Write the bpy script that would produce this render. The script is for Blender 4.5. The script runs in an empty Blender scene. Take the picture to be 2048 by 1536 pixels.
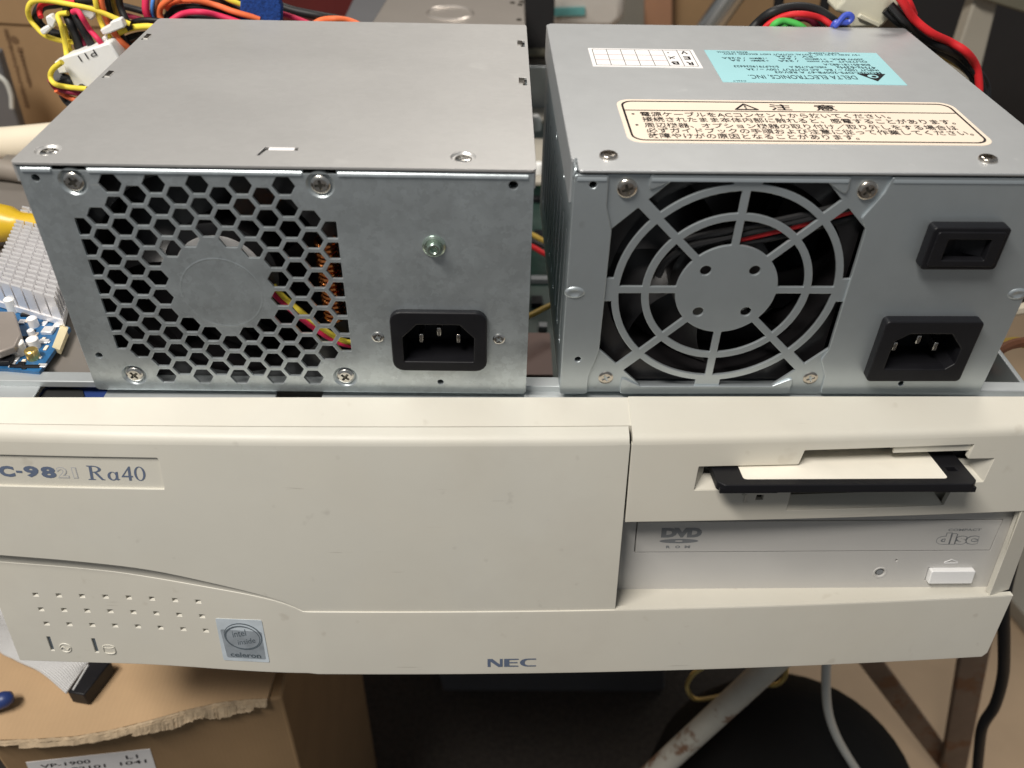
import bpy, bmesh, math, random
from mathutils import Matrix, Vector, Euler, noise
PI = math.pi
S = 0.001            # all builders work in millimetres
random.seed(7)
scene = bpy.context.scene
COL = scene.collection

# ------------------------------------------------------------ camera, light
CF = 1726.93
CROT = (0.892266, -0.0200317, -0.0081407)
CPOS = Vector((139.496, -234.827, 193.773))
cam_d = bpy.data.cameras.new('camera')
cam = bpy.data.objects.new('camera', cam_d)
COL.objects.link(cam)
cam.location = CPOS * S
cam.rotation_euler = CROT
cam_d.sensor_fit = 'HORIZONTAL'
cam_d.sensor_width = 36.0
cam_d.lens = CF / 2048 * 36.0
cam_d.clip_start = 0.01
cam_d.clip_end = 50
cam_d.dof.use_dof = True
cam_d.dof.focus_distance = 0.315
cam_d.dof.aperture_fstop = 12
scene.camera = cam

world = bpy.data.worlds.new('World')
scene.world = world
world.use_nodes = True
wn = world.node_tree.nodes
wn['Background'].inputs[0].default_value = (0.90, 0.95, 1.0, 1)
wn['Background'].inputs[1].default_value = 0.17

def area(name, loc, target, size, size_y, power, col):
    d = bpy.data.lights.new(name, 'AREA')
    d.shape = 'RECTANGLE'; d.size = size; d.size_y = size_y
    d.energy = power; d.color = col
    o = bpy.data.objects.new(name, d); COL.objects.link(o)
    o.location = loc
    o.rotation_euler = (Vector(target) - Vector(loc)).to_track_quat('-Z', 'Y').to_euler()
    return o
area('ceiling_lamp', (-0.30, -0.42, 1.0), (0.10, 0.0, 0), 0.62, 0.14, 17.5, (1.0, 0.945, 0.87))
area('ceiling_lamp_rear', (0.5, 1.3, 1.6), (0.15, 0.4, 0), 1.1, 0.35, 15, (1.0, 0.94, 0.86))

scene.view_settings.view_transform = 'Standard'
scene.view_settings.look = 'None'
scene.view_settings.exposure = 0.12
scene.view_settings.gamma = 1

# ------------------------------------------------------------ geometry helpers
CM = Euler(CROT).to_matrix()
def ray(px, py):
    return CM @ Vector(((px - 1024) / CF, -(py - 768) / CF, -1.0))
def at(px, py, x=None, y=None, z=None):
    """the point seen at photo pixel (px, py) lying on the world plane x=, y= or z="""
    d = ray(px, py)
    if y is not None: t = (y - CPOS.y) / d.y
    elif z is not None: t = (z - CPOS.z) / d.z
    else: t = (x - CPOS.x) / d.x
    return CPOS + d * t

MW = {}
def thing(name, label, cat, loc=(0, 0, 0), rot=(0, 0, 0), group=None):
    o = bpy.data.objects.new(name, None); COL.objects.link(o)
    o.empty_display_size = 0.02
    o.location = Vector(loc) * S; o.rotation_euler = rot
    MW[o] = Matrix.Translation(Vector(loc)) @ Euler(rot).to_matrix().to_4x4()
    o['label'] = label; o['category'] = cat
    if group: o['group'] = group
    return o
def tag(o, label, cat, group=None, kind=None):
    if kind: o['kind'] = kind
    if label: o['label'] = label
    if cat: o['category'] = cat
    if group: o['group'] = group
    return o

class MB:
    def __init__(self, T=None):
        self.v = []; self.f = []; self.T = T
    def add(self, vs, fs, T=None):
        T = T or self.T
        b = len(self.v)
        for p in vs:
            p = Vector(p)
            self.v.append(T(p) if T else p)
        for f in fs: self.f.append([b + i for i in f])
        return self
    def box(self, x0, x1, y0, y1, z0, z1, T=None):
        vs = [(x, y, z) for z in (z0, z1) for y in (y0, y1) for x in (x0, x1)]
        fs = [(0, 2, 3, 1), (4, 5, 7, 6), (0, 1, 5, 4), (2, 6, 7, 3), (0, 4, 6, 2), (1, 3, 7, 5)]
        return self.add(vs, fs, T)
    def prism(self, poly, c0, c1, T=None):
        n = len(poly)
        vs = [(a, b, c0) for a, b in poly] + [(a, b, c1) for a, b in poly]
        fs = [list(range(n))[::-1], list(range(n, 2 * n))] + [[i, (i + 1) % n, n + (i + 1) % n, n + i] for i in range(n)]
        return self.add(vs, fs, T)
    def cyl(self, p0, p1, r0, r1=None, seg=20, T=None):
        r1 = r0 if r1 is None else r1
        p0 = Vector(p0); p1 = Vector(p1); d = (p1 - p0).normalized()
        a = d.orthogonal().normalized(); b = d.cross(a)
        vs = []
        for p, r in ((p0, r0), (p1, r1)):
            for i in range(seg):
                t = 2 * PI * i / seg
                vs.append(p + (a * math.cos(t) + b * math.sin(t)) * r)
        fs = [list(range(seg))[::-1], list(range(seg, 2 * seg))] + [[i, (i + 1) % seg, seg + (i + 1) % seg, seg + i] for i in range(seg)]
        return self.add(vs, fs, T)
    def lathe(self, prof, seg=28, T=None):
        """profile of (r, h) turned about the local z axis"""
        vs = []; fs = []
        for r, h in prof:
            for i in range(seg):
                t = 2 * PI * i / seg
                vs.append((r * math.cos(t), r * math.sin(t), h))
        for k in range(len(prof) - 1):
            for i in range(seg):
                j = (i + 1) % seg
                fs.append([k * seg + i, k * seg + j, (k + 1) * seg + j, (k + 1) * seg + i])
        if prof[0][0] > 1e-6: fs.append(list(range(seg))[::-1])
        if prof[-1][0] > 1e-6: fs.append([(len(prof) - 1) * seg + i for i in range(seg)])
        return self.add(vs, fs, T)
    def ring(self, prof, seg=28, T=None):
        vs = []; fs = []; n = len(prof)
        for r, h in prof:
            for i in range(seg):
                t = 2 * PI * i / seg
                vs.append((r * math.cos(t), r * math.sin(t), h))
        for k in range(n):
            for i in range(seg):
                j = (i + 1) % seg; m = (k + 1) % n
                fs.append([k * seg + i, k * seg + j, m * seg + j, m * seg + i])
        return self.add(vs, fs, T)
    def tube(self, pts, r, seg=8, smooth=6, T=None, flat=None):
        P = spline(pts, smooth)
        n = len(P); vs = []; fs = []
        up = None
        for i in range(n):
            d = (P[min(i + 1, n - 1)] - P[max(i - 1, 0)]).normalized()
            if up is None: up = d.orthogonal().normalized()
            up = (up - d * up.dot(d)).normalized()
            b = d.cross(up)
            for k in range(seg):
                t = 2 * PI * k / seg
                vs.append(P[i] + (up * math.cos(t) + b * math.sin(t)) * r)
        for i in range(n - 1):
            for k in range(seg):
                j = (k + 1) % seg
                fs.append([i * seg + k, i * seg + j, (i + 1) * seg + j, (i + 1) * seg + k])
        fs.append(list(range(seg))[::-1]); fs.append([(n - 1) * seg + k for k in range(seg)])
        return self.add(vs, fs, T)
    def build(self, name, m, parent=None, bevel=0, seg=2, smooth=True, cuts=None, post=None, world=False, ang=32, solid=0):
        me = bpy.data.meshes.new(name)
        vs = self.v
        if world and parent is not None:
            inv = MW[parent].inverted(); vs = [inv @ p for p in vs]
        me.from_pydata([tuple(p * S) for p in vs], [], self.f)
        bm = bmesh.new(); bm.from_mesh(me)
        bmesh.ops.recalc_face_normals(bm, faces=bm.faces)
        bm.to_mesh(me); bm.free()
        if smooth:
            for p in me.polygons: p.use_smooth = True
            me.set_sharp_from_angle(angle=math.radians(ang))
        me.materials.append(m)
        o = bpy.data.objects.new(name, me); COL.objects.link(o)
        if parent is not None:
            o.parent = parent; MW[o] = MW[parent]
        else: MW[o] = Matrix.Identity(4)
        if smooth and ang <= 45 and not bevel:
            w = o.modifiers.new('shading', 'WEIGHTED_NORMAL'); w.keep_sharp = True; w.weight = 90
        if bevel:
            b = o.modifiers.new('bevel', 'BEVEL'); b.width = bevel * S; b.segments = seg
            b.limit_method = 'ANGLE'; b.angle_limit = math.radians(35); b.harden_normals = False
        return o

def spline(pts, k):
    P = [Vector(p) for p in pts]
    if k <= 1 or len(P) < 3: return P
    out = []
    Q = [P[0] * 2 - P[1]] + P + [P[-1] * 2 - P[-2]]
    for i in range(1, len(Q) - 2):
        a, b, c, d = Q[i - 1:i + 3]
        for j in range(k):
            t = j / k
            out.append(0.5 * ((2 * b) + (c - a) * t + (2 * a - 5 * b + 4 * c - d) * t * t + (3 * b - a - 3 * c + d) * t ** 3))
    out.append(P[-1])
    return out

def inst(src, parent, loc, rot=(0, 0, 0), name=None):
    """copy of a part sharing its mesh"""
    o = src.copy(); COL.objects.link(o)
    o.parent = parent; o.location = Vector(loc) * S; o.rotation_euler = rot
    for ch in src.children:
        c = ch.copy(); COL.objects.link(c); c.parent = o
    MW[o] = MW[parent]
    return o

def place(o, loc, rot=(0, 0, 0)):
    o.location = Vector(loc) * S; o.rotation_euler = rot
    return o

def fill(outlines, t=1.0, bev=0.0, res=1):
    """plate cut from 2-D outlines (holes allowed) : vertices and faces, c from -t to 0"""
    cu = bpy.data.curves.new('plate', 'CURVE'); cu.dimensions = '2D'; cu.fill_mode = 'BOTH'
    cu.extrude = max(t / 2 - bev, 1e-4) if t > 0 else 0
    cu.bevel_depth = bev; cu.bevel_resolution = res
    for pl in outlines:
        sp = cu.splines.new('POLY'); sp.points.add(len(pl) - 1)
        for i, p in enumerate(pl): sp.points[i].co = (p[0], p[1], 0, 1)
        sp.use_cyclic_u = True
    o = bpy.data.objects.new('plate', cu); COL.objects.link(o)
    dg = bpy.context.evaluated_depsgraph_get(); dg.update()
    me = bpy.data.meshes.new_from_object(o.evaluated_get(dg))
    vs = [(v.co.x, v.co.y, v.co.z - t / 2) for v in me.vertices]
    fs = [list(p.vertices) for p in me.polygons]
    bpy.data.objects.remove(o); bpy.data.curves.remove(cu); bpy.data.meshes.remove(me)
    return vs, fs

def cutgrid(vs, fs, xs):
    bm = bmesh.new()
    bv = [bm.verts.new(v) for v in vs]
    for f in fs:
        try: bm.faces.new([bv[i] for i in f])
        except ValueError: pass
    bmesh.ops.remove_doubles(bm, verts=bm.verts, dist=1e-4)
    for x in xs:
        bmesh.ops.bisect_plane(bm, geom=bm.verts[:] + bm.edges[:] + bm.faces[:], plane_co=(x, 0, 0), plane_no=(1, 0, 0), dist=1e-4)
    bm.verts.index_update()
    v2 = [v.co.copy() for v in bm.verts]; f2 = [[v.index for v in f.verts] for f in bm.faces]
    bm.free()
    return v2, f2

def text(body, w, h, shear=0.0, bold=0.0, x=0, y=0, rot=0, space=1.0, flipx=False):
    """flat lettering fitted into a w x h box whose centre is x, y"""
    cu = bpy.data.curves.new('lettering', 'FONT'); cu.body = body; cu.size = 10
    cu.offset = bold; cu.space_character = space; cu.resolution_u = 3; cu.shear = shear
    o = bpy.data.objects.new('lettering', cu); COL.objects.link(o)
    dg = bpy.context.evaluated_depsgraph_get(); dg.update()
    me = bpy.data.meshes.new_from_object(o.evaluated_get(dg))
    P = [v.co.copy() for v in me.vertices]; fs = [list(p.vertices) for p in me.polygons]
    bpy.data.objects.remove(o); bpy.data.curves.remove(cu); bpy.data.meshes.remove(me)
    if not P: return [], []
    x0 = min(p.x for p in P); x1 = max(p.x for p in P); y0 = min(p.y for p in P); y1 = max(p.y for p in P)
    sx = w / (x1 - x0); sy = h / (y1 - y0)
    out = []
    for p in P:
        a = (p.x - (x0 + x1) / 2) * sx; b = (p.y - (y0 + y1) / 2) * sy
        out.append((x + a * math.cos(rot) - b * math.sin(rot), y + a * math.sin(rot) + b * math.cos(rot), 0))
    return out, fs

def circ(x, y, r, n=24, a0=0):
    return [(x + r * math.cos(a0 + 2 * PI * i / n), y + r * math.sin(a0 + 2 * PI * i / n)) for i in range(n)]
def rrect(x0, x1, y0, y1, r, n=4):
    out = []
    for cx, cy, a in ((x1 - r, y1 - r, 0), (x0 + r, y1 - r, PI / 2), (x0 + r, y0 + r, PI), (x1 - r, y0 + r, 1.5 * PI)):
        for i in range(n + 1):
            t = a + PI / 2 * i / n
            out.append((cx + r * math.cos(t), cy + r * math.sin(t)))
    return out
def roundp(poly, r, n=3, minang=20):
    out = []; m = len(poly)
    for i in range(m):
        a = Vector(poly[i - 1]); b = Vector(poly[i]); c = Vector(poly[(i + 1) % m])
        u = a - b; w = c - b
        if u.length < 1e-6 or w.length < 1e-6: continue
        ang = u.angle(w)
        if PI - ang < math.radians(minang): out.append(tuple(b)); continue
        d = min(r / math.tan(ang / 2), u.length * .45, w.length * .45)
        p0 = b + u.normalized() * d; p1 = b + w.normalized() * d
        for k in range(n + 1):
            t = k / n
            q = p0 * (1 - t) ** 2 + b * 2 * t * (1 - t) + p1 * t * t
            out.append(tuple(q))
    return out
def clip(poly, px, py, nx, ny):
    out = []
    for i in range(len(poly)):
        a = poly[i]; b = poly[(i + 1) % len(poly)]
        da = (a[0] - px) * nx + (a[1] - py) * ny; db = (b[0] - px) * nx + (b[1] - py) * ny
        if da >= 0: out.append(a)
        if (da >= 0) != (db >= 0):
            t = da / (da - db); out.append((a[0] + (b[0] - a[0]) * t, a[1] + (b[1] - a[1]) * t))
    return out

# ------------------------------------------------------------ materials
def mat(name, col, rough=.5, metal=0.0, var=0.06, vs=40, bump=0.0, bs=400, rvar=0.0, stretch=(1, 1, 1), spec=.5, extra=None, trans=0, coat=0, var2=0, vs2=8):
    m = bpy.data.materials.new(name); m.use_nodes = True
    nt = m.node_tree; n = nt.nodes; l = nt.links; b = n['Principled BSDF']
    b.inputs['Roughness'].default_value = rough; b.inputs['Metallic'].default_value = metal
    b.inputs['Specular IOR Level'].default_value = spec
    b.inputs['Coat Weight'].default_value = coat
    if trans:
        b.inputs['Subsurface Weight'].default_value = trans
        b.inputs['Subsurface Radius'].default_value = (.004, .004, .004)
    tc = n.new('ShaderNodeTexCoord'); mp = n.new('ShaderNodeMapping'); mp.inputs['Scale'].default_value = stretch
    l.new(tc.outputs['Object'], mp.inputs[0])
    def noise(scale, det=4, rgh=.6):
        t = n.new('ShaderNodeTexNoise'); t.inputs['Scale'].default_value = scale
        t.inputs['Detail'].default_value = det; t.inputs['Roughness'].default_value = rgh
        l.new(mp.outputs[0], t.inputs['Vector']); return t.outputs['Fac']
    def rng(src, a, c, f0=.3, f1=.7):
        t = n.new('ShaderNodeMapRange'); t.inputs[1].default_value = f0; t.inputs[2].default_value = f1
        t.inputs[3].default_value = a; t.inputs[4].default_value = c; l.new(src, t.inputs[0]); return t.outputs[0]
    def mul(c_in, fac):
        t = n.new('ShaderNodeMix'); t.data_type = 'RGBA'; t.blend_type = 'MULTIPLY'; t.inputs[0].default_value = 1
        if isinstance(c_in, tuple): t.inputs[6].default_value = c_in
        else: l.new(c_in, t.inputs[6])
        l.new(fac, t.inputs[7]); return t.outputs[2]
    c = tuple(col) + (1,)
    if var: c = mul(c, rng(noise(vs), 1 - var, 1 + var))
    if var2: c = mul(c, rng(noise(vs2, 3), 1 - var2, 1 + var2))
    H = dict(n=n, l=l, noise=noise, rng=rng, mul=mul, mp=mp, nt=nt, b=b, tc=tc)
    if extra: c = extra(H, c)
    if isinstance(c, tuple): b.inputs['Base Color'].default_value = c
    else: l.new(c, b.inputs['Base Color'])
    if rvar: l.new(rng(noise(vs * .7), max(rough - rvar, .03), rough + rvar), b.inputs['Roughness'])
    if bump:
        t = n.new('ShaderNodeBump'); t.inputs['Strength'].default_value = 1; t.inputs['Distance'].default_value = bump * S
        l.new(noise(bs, 3), t.inputs['Height']); l.new(t.outputs[0], b.inputs['Normal'])
    return m

def spangle(H, c, amt=.075, scuff=.5):
    n, l = H['n'], H['l']
    v = n.new('ShaderNodeTexVoronoi'); v.inputs['Scale'].default_value = 480
    nz = n.new('ShaderNodeTexNoise'); nz.inputs['Scale'].default_value = 700; nz.inputs['Detail'].default_value = 2
    l.new(H['mp'].outputs[0], nz.inputs[0])
    mx = n.new('ShaderNodeMix'); mx.data_type = 'VECTOR'; mx.inputs[0].default_value = .004
    l.new(H['mp'].outputs[0], mx.inputs[4]); l.new(nz.outputs['Color'], mx.inputs[5]); l.new(mx.outputs[1], v.inputs['Vector'])
    s = n.new('ShaderNodeSeparateColor'); l.new(v.outputs['Color'], s.inputs[0])
    c = H['mul'](c, H['rng'](s.outputs[0], 1 - amt, 1 + amt, 0, 1))
    # light scuffs where other metal rubbed the plating
    sp = n.new('ShaderNodeMapping'); sp.inputs['Rotation'].default_value = (0, .9, .5); sp.inputs['Scale'].default_value = (14, 14, 260)
    l.new(H['tc'].outputs['Object'], sp.inputs[0])
    t = n.new('ShaderNodeTexNoise'); t.inputs['Scale'].default_value = 5; t.inputs['Detail'].default_value = 5; l.new(sp.outputs[0], t.inputs[0])
    g = H['rng'](t.outputs['Fac'], 0, scuff, .64, .76)
    big = H['rng'](H['noise'](28, 2), 0, 1, .5, .62)
    mm = n.new('ShaderNodeMath'); mm.operation = 'MULTIPLY'; l.new(g, mm.inputs[0]); l.new(big, mm.inputs[1])
    m2 = n.new('ShaderNodeMix'); m2.data_type = 'RGBA'; m2.inputs[7].default_value = (.85, .85, .82, 1)
    l.new(mm.outputs[0], m2.inputs[0]); l.new(c, m2.inputs[6])
    return m2.outputs[2]

def aged(amount, dark):
    """uneven yellowing, faint scuffs and specks on old case plastic"""
    def f(H, c):
        n, l = H['n'], H['l']
        def over(c, fac, col):
            m2 = n.new('ShaderNodeMix'); m2.data_type = 'RGBA'; m2.inputs[7].default_value = tuple(col) + (1,)
            l.new(fac, m2.inputs[0]); l.new(c, m2.inputs[6]); return m2.outputs[2]
        c = over(c, H['rng'](H['noise'](130, 2, .5), 0, amount, .70, .78), dark)
        c = over(c, H['rng'](H['noise'](9, 3, .6), 0, .18, .42, .66), (.60, .53, .40))
        c = over(c, H['rng'](H['noise'](16, 5, .7), 0, .14, .52, .72), (.42, .38, .34))
        for rot, th in (((0, .35, 0), .735), ((0, -.9, .2), .75)):
            sp = n.new('ShaderNodeMapping'); sp.inputs['Rotation'].default_value = rot; sp.inputs['Scale'].default_value = (22, 30, 420)
            l.new(H['tc'].outputs['Object'], sp.inputs[0])
            t = n.new('ShaderNodeTexNoise'); t.inputs['Scale'].default_value = 1.6; t.inputs['Detail'].default_value = 3; l.new(sp.outputs[0], t.inputs[0])
            c = over(c, H['rng'](t.outputs['Fac'], 0, .35, th, th + .03), (.30, .27, .23))
        return c
    return f

def specks(amount, dark):
    def f(H, c):
        n, l = H['n'], H['l']
        g = H['rng'](H['noise'](130, 2, .5), 0, amount, .70, .78)
        m2 = n.new('ShaderNodeMix'); m2.data_type = 'RGBA'; m2.inputs[7].default_value = tuple(dark) + (1,)
        l.new(g, m2.inputs[0]); l.new(c, m2.inputs[6])
        return m2.outputs[2]
    return f

M = {}
M['zinc'] = mat('galvanised_steel', (.57, .625, .65), .36, .80, .05, 90, .012, 500, .08, extra=spangle, var2=.07, vs2=18)
M['zinctop'] = mat('galvanised_steel_lid', (.56, .555, .545), .43, .62, .015, 45, .005, 400, .015, stretch=(.8, 1, 1), extra=lambda H, c: spangle(H, c, .02, .22), var2=.045, vs2=9)
M['plate'] = mat('grey_plated_steel', (.50, .55, .575), .38, .74, .02, 160, .010, 900, .015, extra=specks(.25, (.2, .2, .2)), var2=.02, vs2=10)
M['platetop'] = mat('grey_plated_lid', (.49, .505, .515), .42, .6, .02, 160, .008, 900, .012, extra=specks(.2, (.75, .75, .75)), var2=.025, vs2=9)
M['steel'] = mat('bright_screw_steel', (.72, .70, .66), .24, 1, .08, 300, 0, 1, .08)
M['nickel'] = mat('nickel_screw', (.58, .53, .47), .22, 1, .10, 300, 0, 1, .08)
M['darksteel'] = mat('dark_recess_steel', (.16, .15, .13), .35, 1, .1, 200)
M['black'] = mat('black_plastic', (.008, .008, .010), .45, 0, .1, 100, .02, 1200, .06, spec=.3)
M['blackgloss'] = mat('black_gloss_plastic', (.012, .012, .014), .2, 0, .1, 100)
M['fan'] = mat('dark_fan_plastic', (.014, .013, .014), .34, 0, .1, 80)
M['inner'] = mat('interior_shade', (.012, .012, .012), .7, 0, .1, 60)  # black that stands for the shade inside slots and openings
M['cream'] = mat('cream_case_plastic', (.585, .565, .50), .46, 0, .02, 30, .012, 1500, .04, extra=aged(.3, (.38, .34, .28)), var2=.035, vs2=7)
M['creamdoor'] = mat('cream_door_plastic', (.575, .56, .50), .48, 0, .02, 30, .012, 1500, .04, extra=aged(.3, (.32, .30, .26)), var2=.03, vs2=6)
M['creamlow'] = mat('pale_cream_plastic', (.605, .585, .52), .44, 0, .02, 30, .012, 1500, .04, extra=aged(.3, (.38, .34, .28)), var2=.03, vs2=6)
M['dvd'] = mat('pale_grey_drive_plastic', (.50, .49, .47), .42, 0, .015, 60, .01, 1500, .04)
M['dvdbtn'] = mat('white_button_plastic', (.80, .80, .80), .35, 0, .01, 60)
M['print'] = mat('slate_blue_print', (.11, .14, .21), .5, 0, .05, 300)
M['printlt'] = mat('pale_grey_print', (.40, .41, .43), .5, 0, .03, 300)
M['ink'] = mat('black_print', (.018, .016, .018), .8, 0, .05, 300, spec=.1)
M['inkblue'] = mat('dark_teal_print', (.02, .04, .05), .8, 0, .05, 300, spec=.1)
M['red_ink'] = mat('pink_rule_print', (.55, .30, .32), .5, 0, 0, 300)
M['greyprint'] = mat('grey_drive_print', (.20, .21, .22), .4, 0, .03, 300)
M['labelcream'] = mat('cream_label_paper', (.80, .68, .56), .55, 0, .03, 40, spec=.25)
M['labelwhite'] = mat('white_label_paper', (.82, .80, .79), .55, 0, .02, 40, spec=.25)
M['labelblue'] = mat('cyan_label_film', (.33, .60, .64), .5, 0, .04, 30, spec=.25)
M['silver'] = mat('silver_sticker_foil', (.62, .69, .75), .35, .2, .12, 120, .03, 300)
M['silverdk'] = mat('dark_sticker_foil', (.33, .37, .41), .35, .2, .2, 150, .05, 300)
M['chassis'] = mat('chassis_sheet_steel', (.50, .53, .54), .38, .5, .05, 40, .01, 600, .05)
M['pcbg'] = mat('dark_green_circuit_board', (.010, .032, .024), .45, 0, .3, 90)
M['pcbb'] = mat('blue_circuit_board', (.02, .11, .26), .35, 0, .35, 160, .05, 300)
M['alu'] = mat('bright_aluminium', (.86, .85, .86), .35, .55, .05, 120)
M['gold'] = mat('gold_contact', (.85, .62, .22), .3, .9, .1, 200)
M['yellowtool'] = mat('yellow_tool_handle', (.62, .40, .02), .35, 0, .1, 30)
M['bluep'] = mat('blue_plastic', (.022, .045, .17), .4, 0, .12, 40)
M['bluev'] = mat('blue_velcro', (.008, .045, .22), .95, 0, .35, 700, .5, 900)
def cardx(H, c):
    n, l = H['n'], H['l']
    w = n.new('ShaderNodeTexWave'); w.inputs['Scale'].default_value = 130; w.inputs['Distortion'].default_value = 2.5; w.inputs['Detail'].default_value = 2
    l.new(H['mp'].outputs[0], w.inputs[0])
    return H['mul'](c, H['rng'](w.outputs['Fac'], .985, 1.012, 0, 1))
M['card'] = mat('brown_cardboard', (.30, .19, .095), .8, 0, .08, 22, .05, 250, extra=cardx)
M['cardlit'] = mat('lit_cardboard', (.46, .31, .175), .8, 0, .09, 18, .06, 220, extra=cardx)  # lit copy of the brown cardboard, light on the box top put into colour
M['cardtorn'] = mat('torn_cardboard_fibre', (.38, .29, .19), .9, 0, .3, 120, .4, 400)
M['cardink'] = mat('faded_box_print', (.15, .085, .04), .8, 0, .1, 100)
M['wood'] = mat('tan_tabletop', (.50, .36, .23), .6, 0, .08, 12, stretch=(1, 6, 1))
M['pipe'] = mat('cream_painted_tube', (.72, .64, .50), .45, 0, .04, 20)
M['nylon'] = mat('white_nylon', (.80, .80, .78), .4, 0, .03, 60, trans=.25)
M['nylonold'] = mat('aged_nylon', (.62, .60, .48), .45, 0, .05, 60, trans=.25)
M['w_yel'] = mat('yellow_wire', (.82, .66, .07), .55, 0, .14, 120, spec=.3)
M['w_blk'] = mat('black_wire', (.012, .012, .013), .5, 0, .1, 120, spec=.35)
M['w_org'] = mat('orange_wire', (.80, .17, .06), .55, 0, .14, 120, spec=.3)
M['w_pnk'] = mat('pink_red_wire', (.68, .03, .10), .55, 0, .14, 120, spec=.3)
M['w_red'] = mat('red_wire', (.62, .02, .025), .55, 0, .14, 120, spec=.3)
M['w_blu'] = mat('blue_wire', (.08, .25, .70), .55, 0, .14, 120, spec=.3)
M['w_brn'] = mat('brown_wire', (.20, .08, .04), .55, 0, .14, 120, spec=.3)
M['w_grn'] = mat('green_wire', (.08, .48, .09), .55, 0, .14, 120, spec=.3)
M['w_mar'] = mat('maroon_wire', (.25, .02, .05), .55, 0, .14, 120, spec=.3)
M['w_dyl'] = mat('mustard_wire', (.42, .28, .05), .55, 0, .14, 120, spec=.3)
M['copper'] = mat('enamelled_copper', (.75, .26, .08), .2, 1, .1, 200)
M['hdd'] = mat('satin_drive_lid', (.58, .53, .48), .33, .7, .03, 30)
M['darkbox'] = mat('black_equipment_paint', (.018, .017, .018), .5, 0, .1, 20)
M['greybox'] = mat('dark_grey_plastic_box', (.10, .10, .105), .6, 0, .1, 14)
M['maroon'] = mat('dark_red_box', (.10, .010, .010), .5, 0, .1, 20)
M['chrome'] = mat('satin_steel_tube', (.62, .61, .58), .25, .95, .05, 40)
M['beige'] = mat('beige_painted_metal', (.38, .35, .29), .5, 0, .05, 20)
M['olive'] = mat('olive_grey_panel', (.15, .14, .10), .7, 0, .06, 10)
M['teal'] = mat('teal_band', (.12, .36, .36), .5, 0, .05, 30)
M['milky'] = mat('milky_plastic', (.55, .52, .48), .5, 0, .05, 30)
M['wall'] = mat('dim_wall', (.10, .085, .07), .9, 0, .1, 2)
def rust(H, c):
    n, l = H['n'], H['l']
    g = H['rng'](H['noise'](34, 6, .65), 0, .9, .525, .585)
    m2 = n.new('ShaderNodeMix'); m2.data_type = 'RGBA'; m2.inputs[7].default_value = (.16, .07, .03, 1)
    l.new(g, m2.inputs[0]); l.new(c, m2.inputs[6]); return m2.outputs[2]
M['rusty'] = mat('rusty_white_paint', (.46, .44, .38), .6, 0, .14, 25, .1, 200, extra=rust)
M['brownleg'] = mat('brown_stained_iron', (.17, .12, .09), .6, .1, .25, 25, .1, 200, extra=rust)
M['brass'] = mat('brass_wire', (.75, .62, .25), .3, .9, .1, 60)
M['floor'] = mat('tan_floor', (.50, .36, .23), .6, 0, .06, 14, .1, 60, extra=specks(.3, (.38, .28, .18)))
M['rug'] = mat('dark_carpet', (.045, .038, .032), 1, 0, .35, 260, 1.5, 240)
M['cordwhite'] = mat('white_cord', (.52, .53, .50), .45, 0, .05, 40)
M['ribbon'] = mat('grey_ribbon_cable', (.62, .62, .62), .5, 0, .03, 40, extra=None)

# ============================================================ THE SETTING
fl = MB().box(-2500, 3000, -1500, 3500, -640, -620).build('floor', M['floor']); tag(fl, None, None, kind='structure')
wl = MB().box(-2500, 3000, 2600, 2700, -620, 2200).build('wall', M['wall'])
tag(wl, 'dim brown wall far behind the workbench', 'wall', kind='structure')
rug = MB()  # front part runs on unseen, added to darken reflections in the metal panels
rug.prism([(-2200, 300), (-2200, -1400), (1800, -1400), (900, -500), at(1480, 1700, z=-612).xy[:], at(1530, 1380, z=-612).xy[:], at(1480, 1150, z=-612).xy[:], at(-200, 1150, z=-612).xy[:]], -619.5, -611)
tag(rug.build('rug', M['rug']), 'dark brown carpet on the floor below the computer', 'carpet')

# table that carries the computer
tb = thing('work_table', 'tan topped work table with rusty white leg and brown iron legs under the computer', 'table', (140, 240, -140))
MB().box(-420, 420, 45, 560, -134, -115.5).build('table_top', M['wood'], tb, bevel=1, world=True)
def leg_tube(p0, p1, r, m, seg=24):
    b = MB(); b.cyl(p0, p1, r, seg=seg); return b
leg_tube(at(1688, 1195, y=62), at(1268, 1582, y=45), 7.6, M['rusty']).build('leg', M['rusty'], tb, world=True)['label'] = 'diagonal white painted leg with rust spots'
def flatleg(pa, pb, w, dep, name='leg', m=None):
    pa = Vector(pa); pb = Vector(pb); d = (pb - pa).normalized(); s = d.cross(Vector((0, 1, 0))).normalized() * w / 2; q = Vector((0, dep, 0))
    b = MB(); b.add([pa - s, pa + s, pa + s + q, pa - s + q, pb - s, pb + s, pb + s + q, pb - s + q],
                    [(0, 1, 2, 3), (4, 5, 6, 7), (0, 1, 5, 4), (1, 2, 6, 5), (2, 3, 7, 6), (3, 0, 4, 7)])
    return b.build(name, m or M['brownleg'], tb, bevel=1, world=True)
flatleg(at(1715, 1290, y=160), at(1925, 1570, y=160), 17, 6)
flatleg(at(1958, 1270, y=150), at(1905, 1560, y=150), 22, 6)

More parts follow.
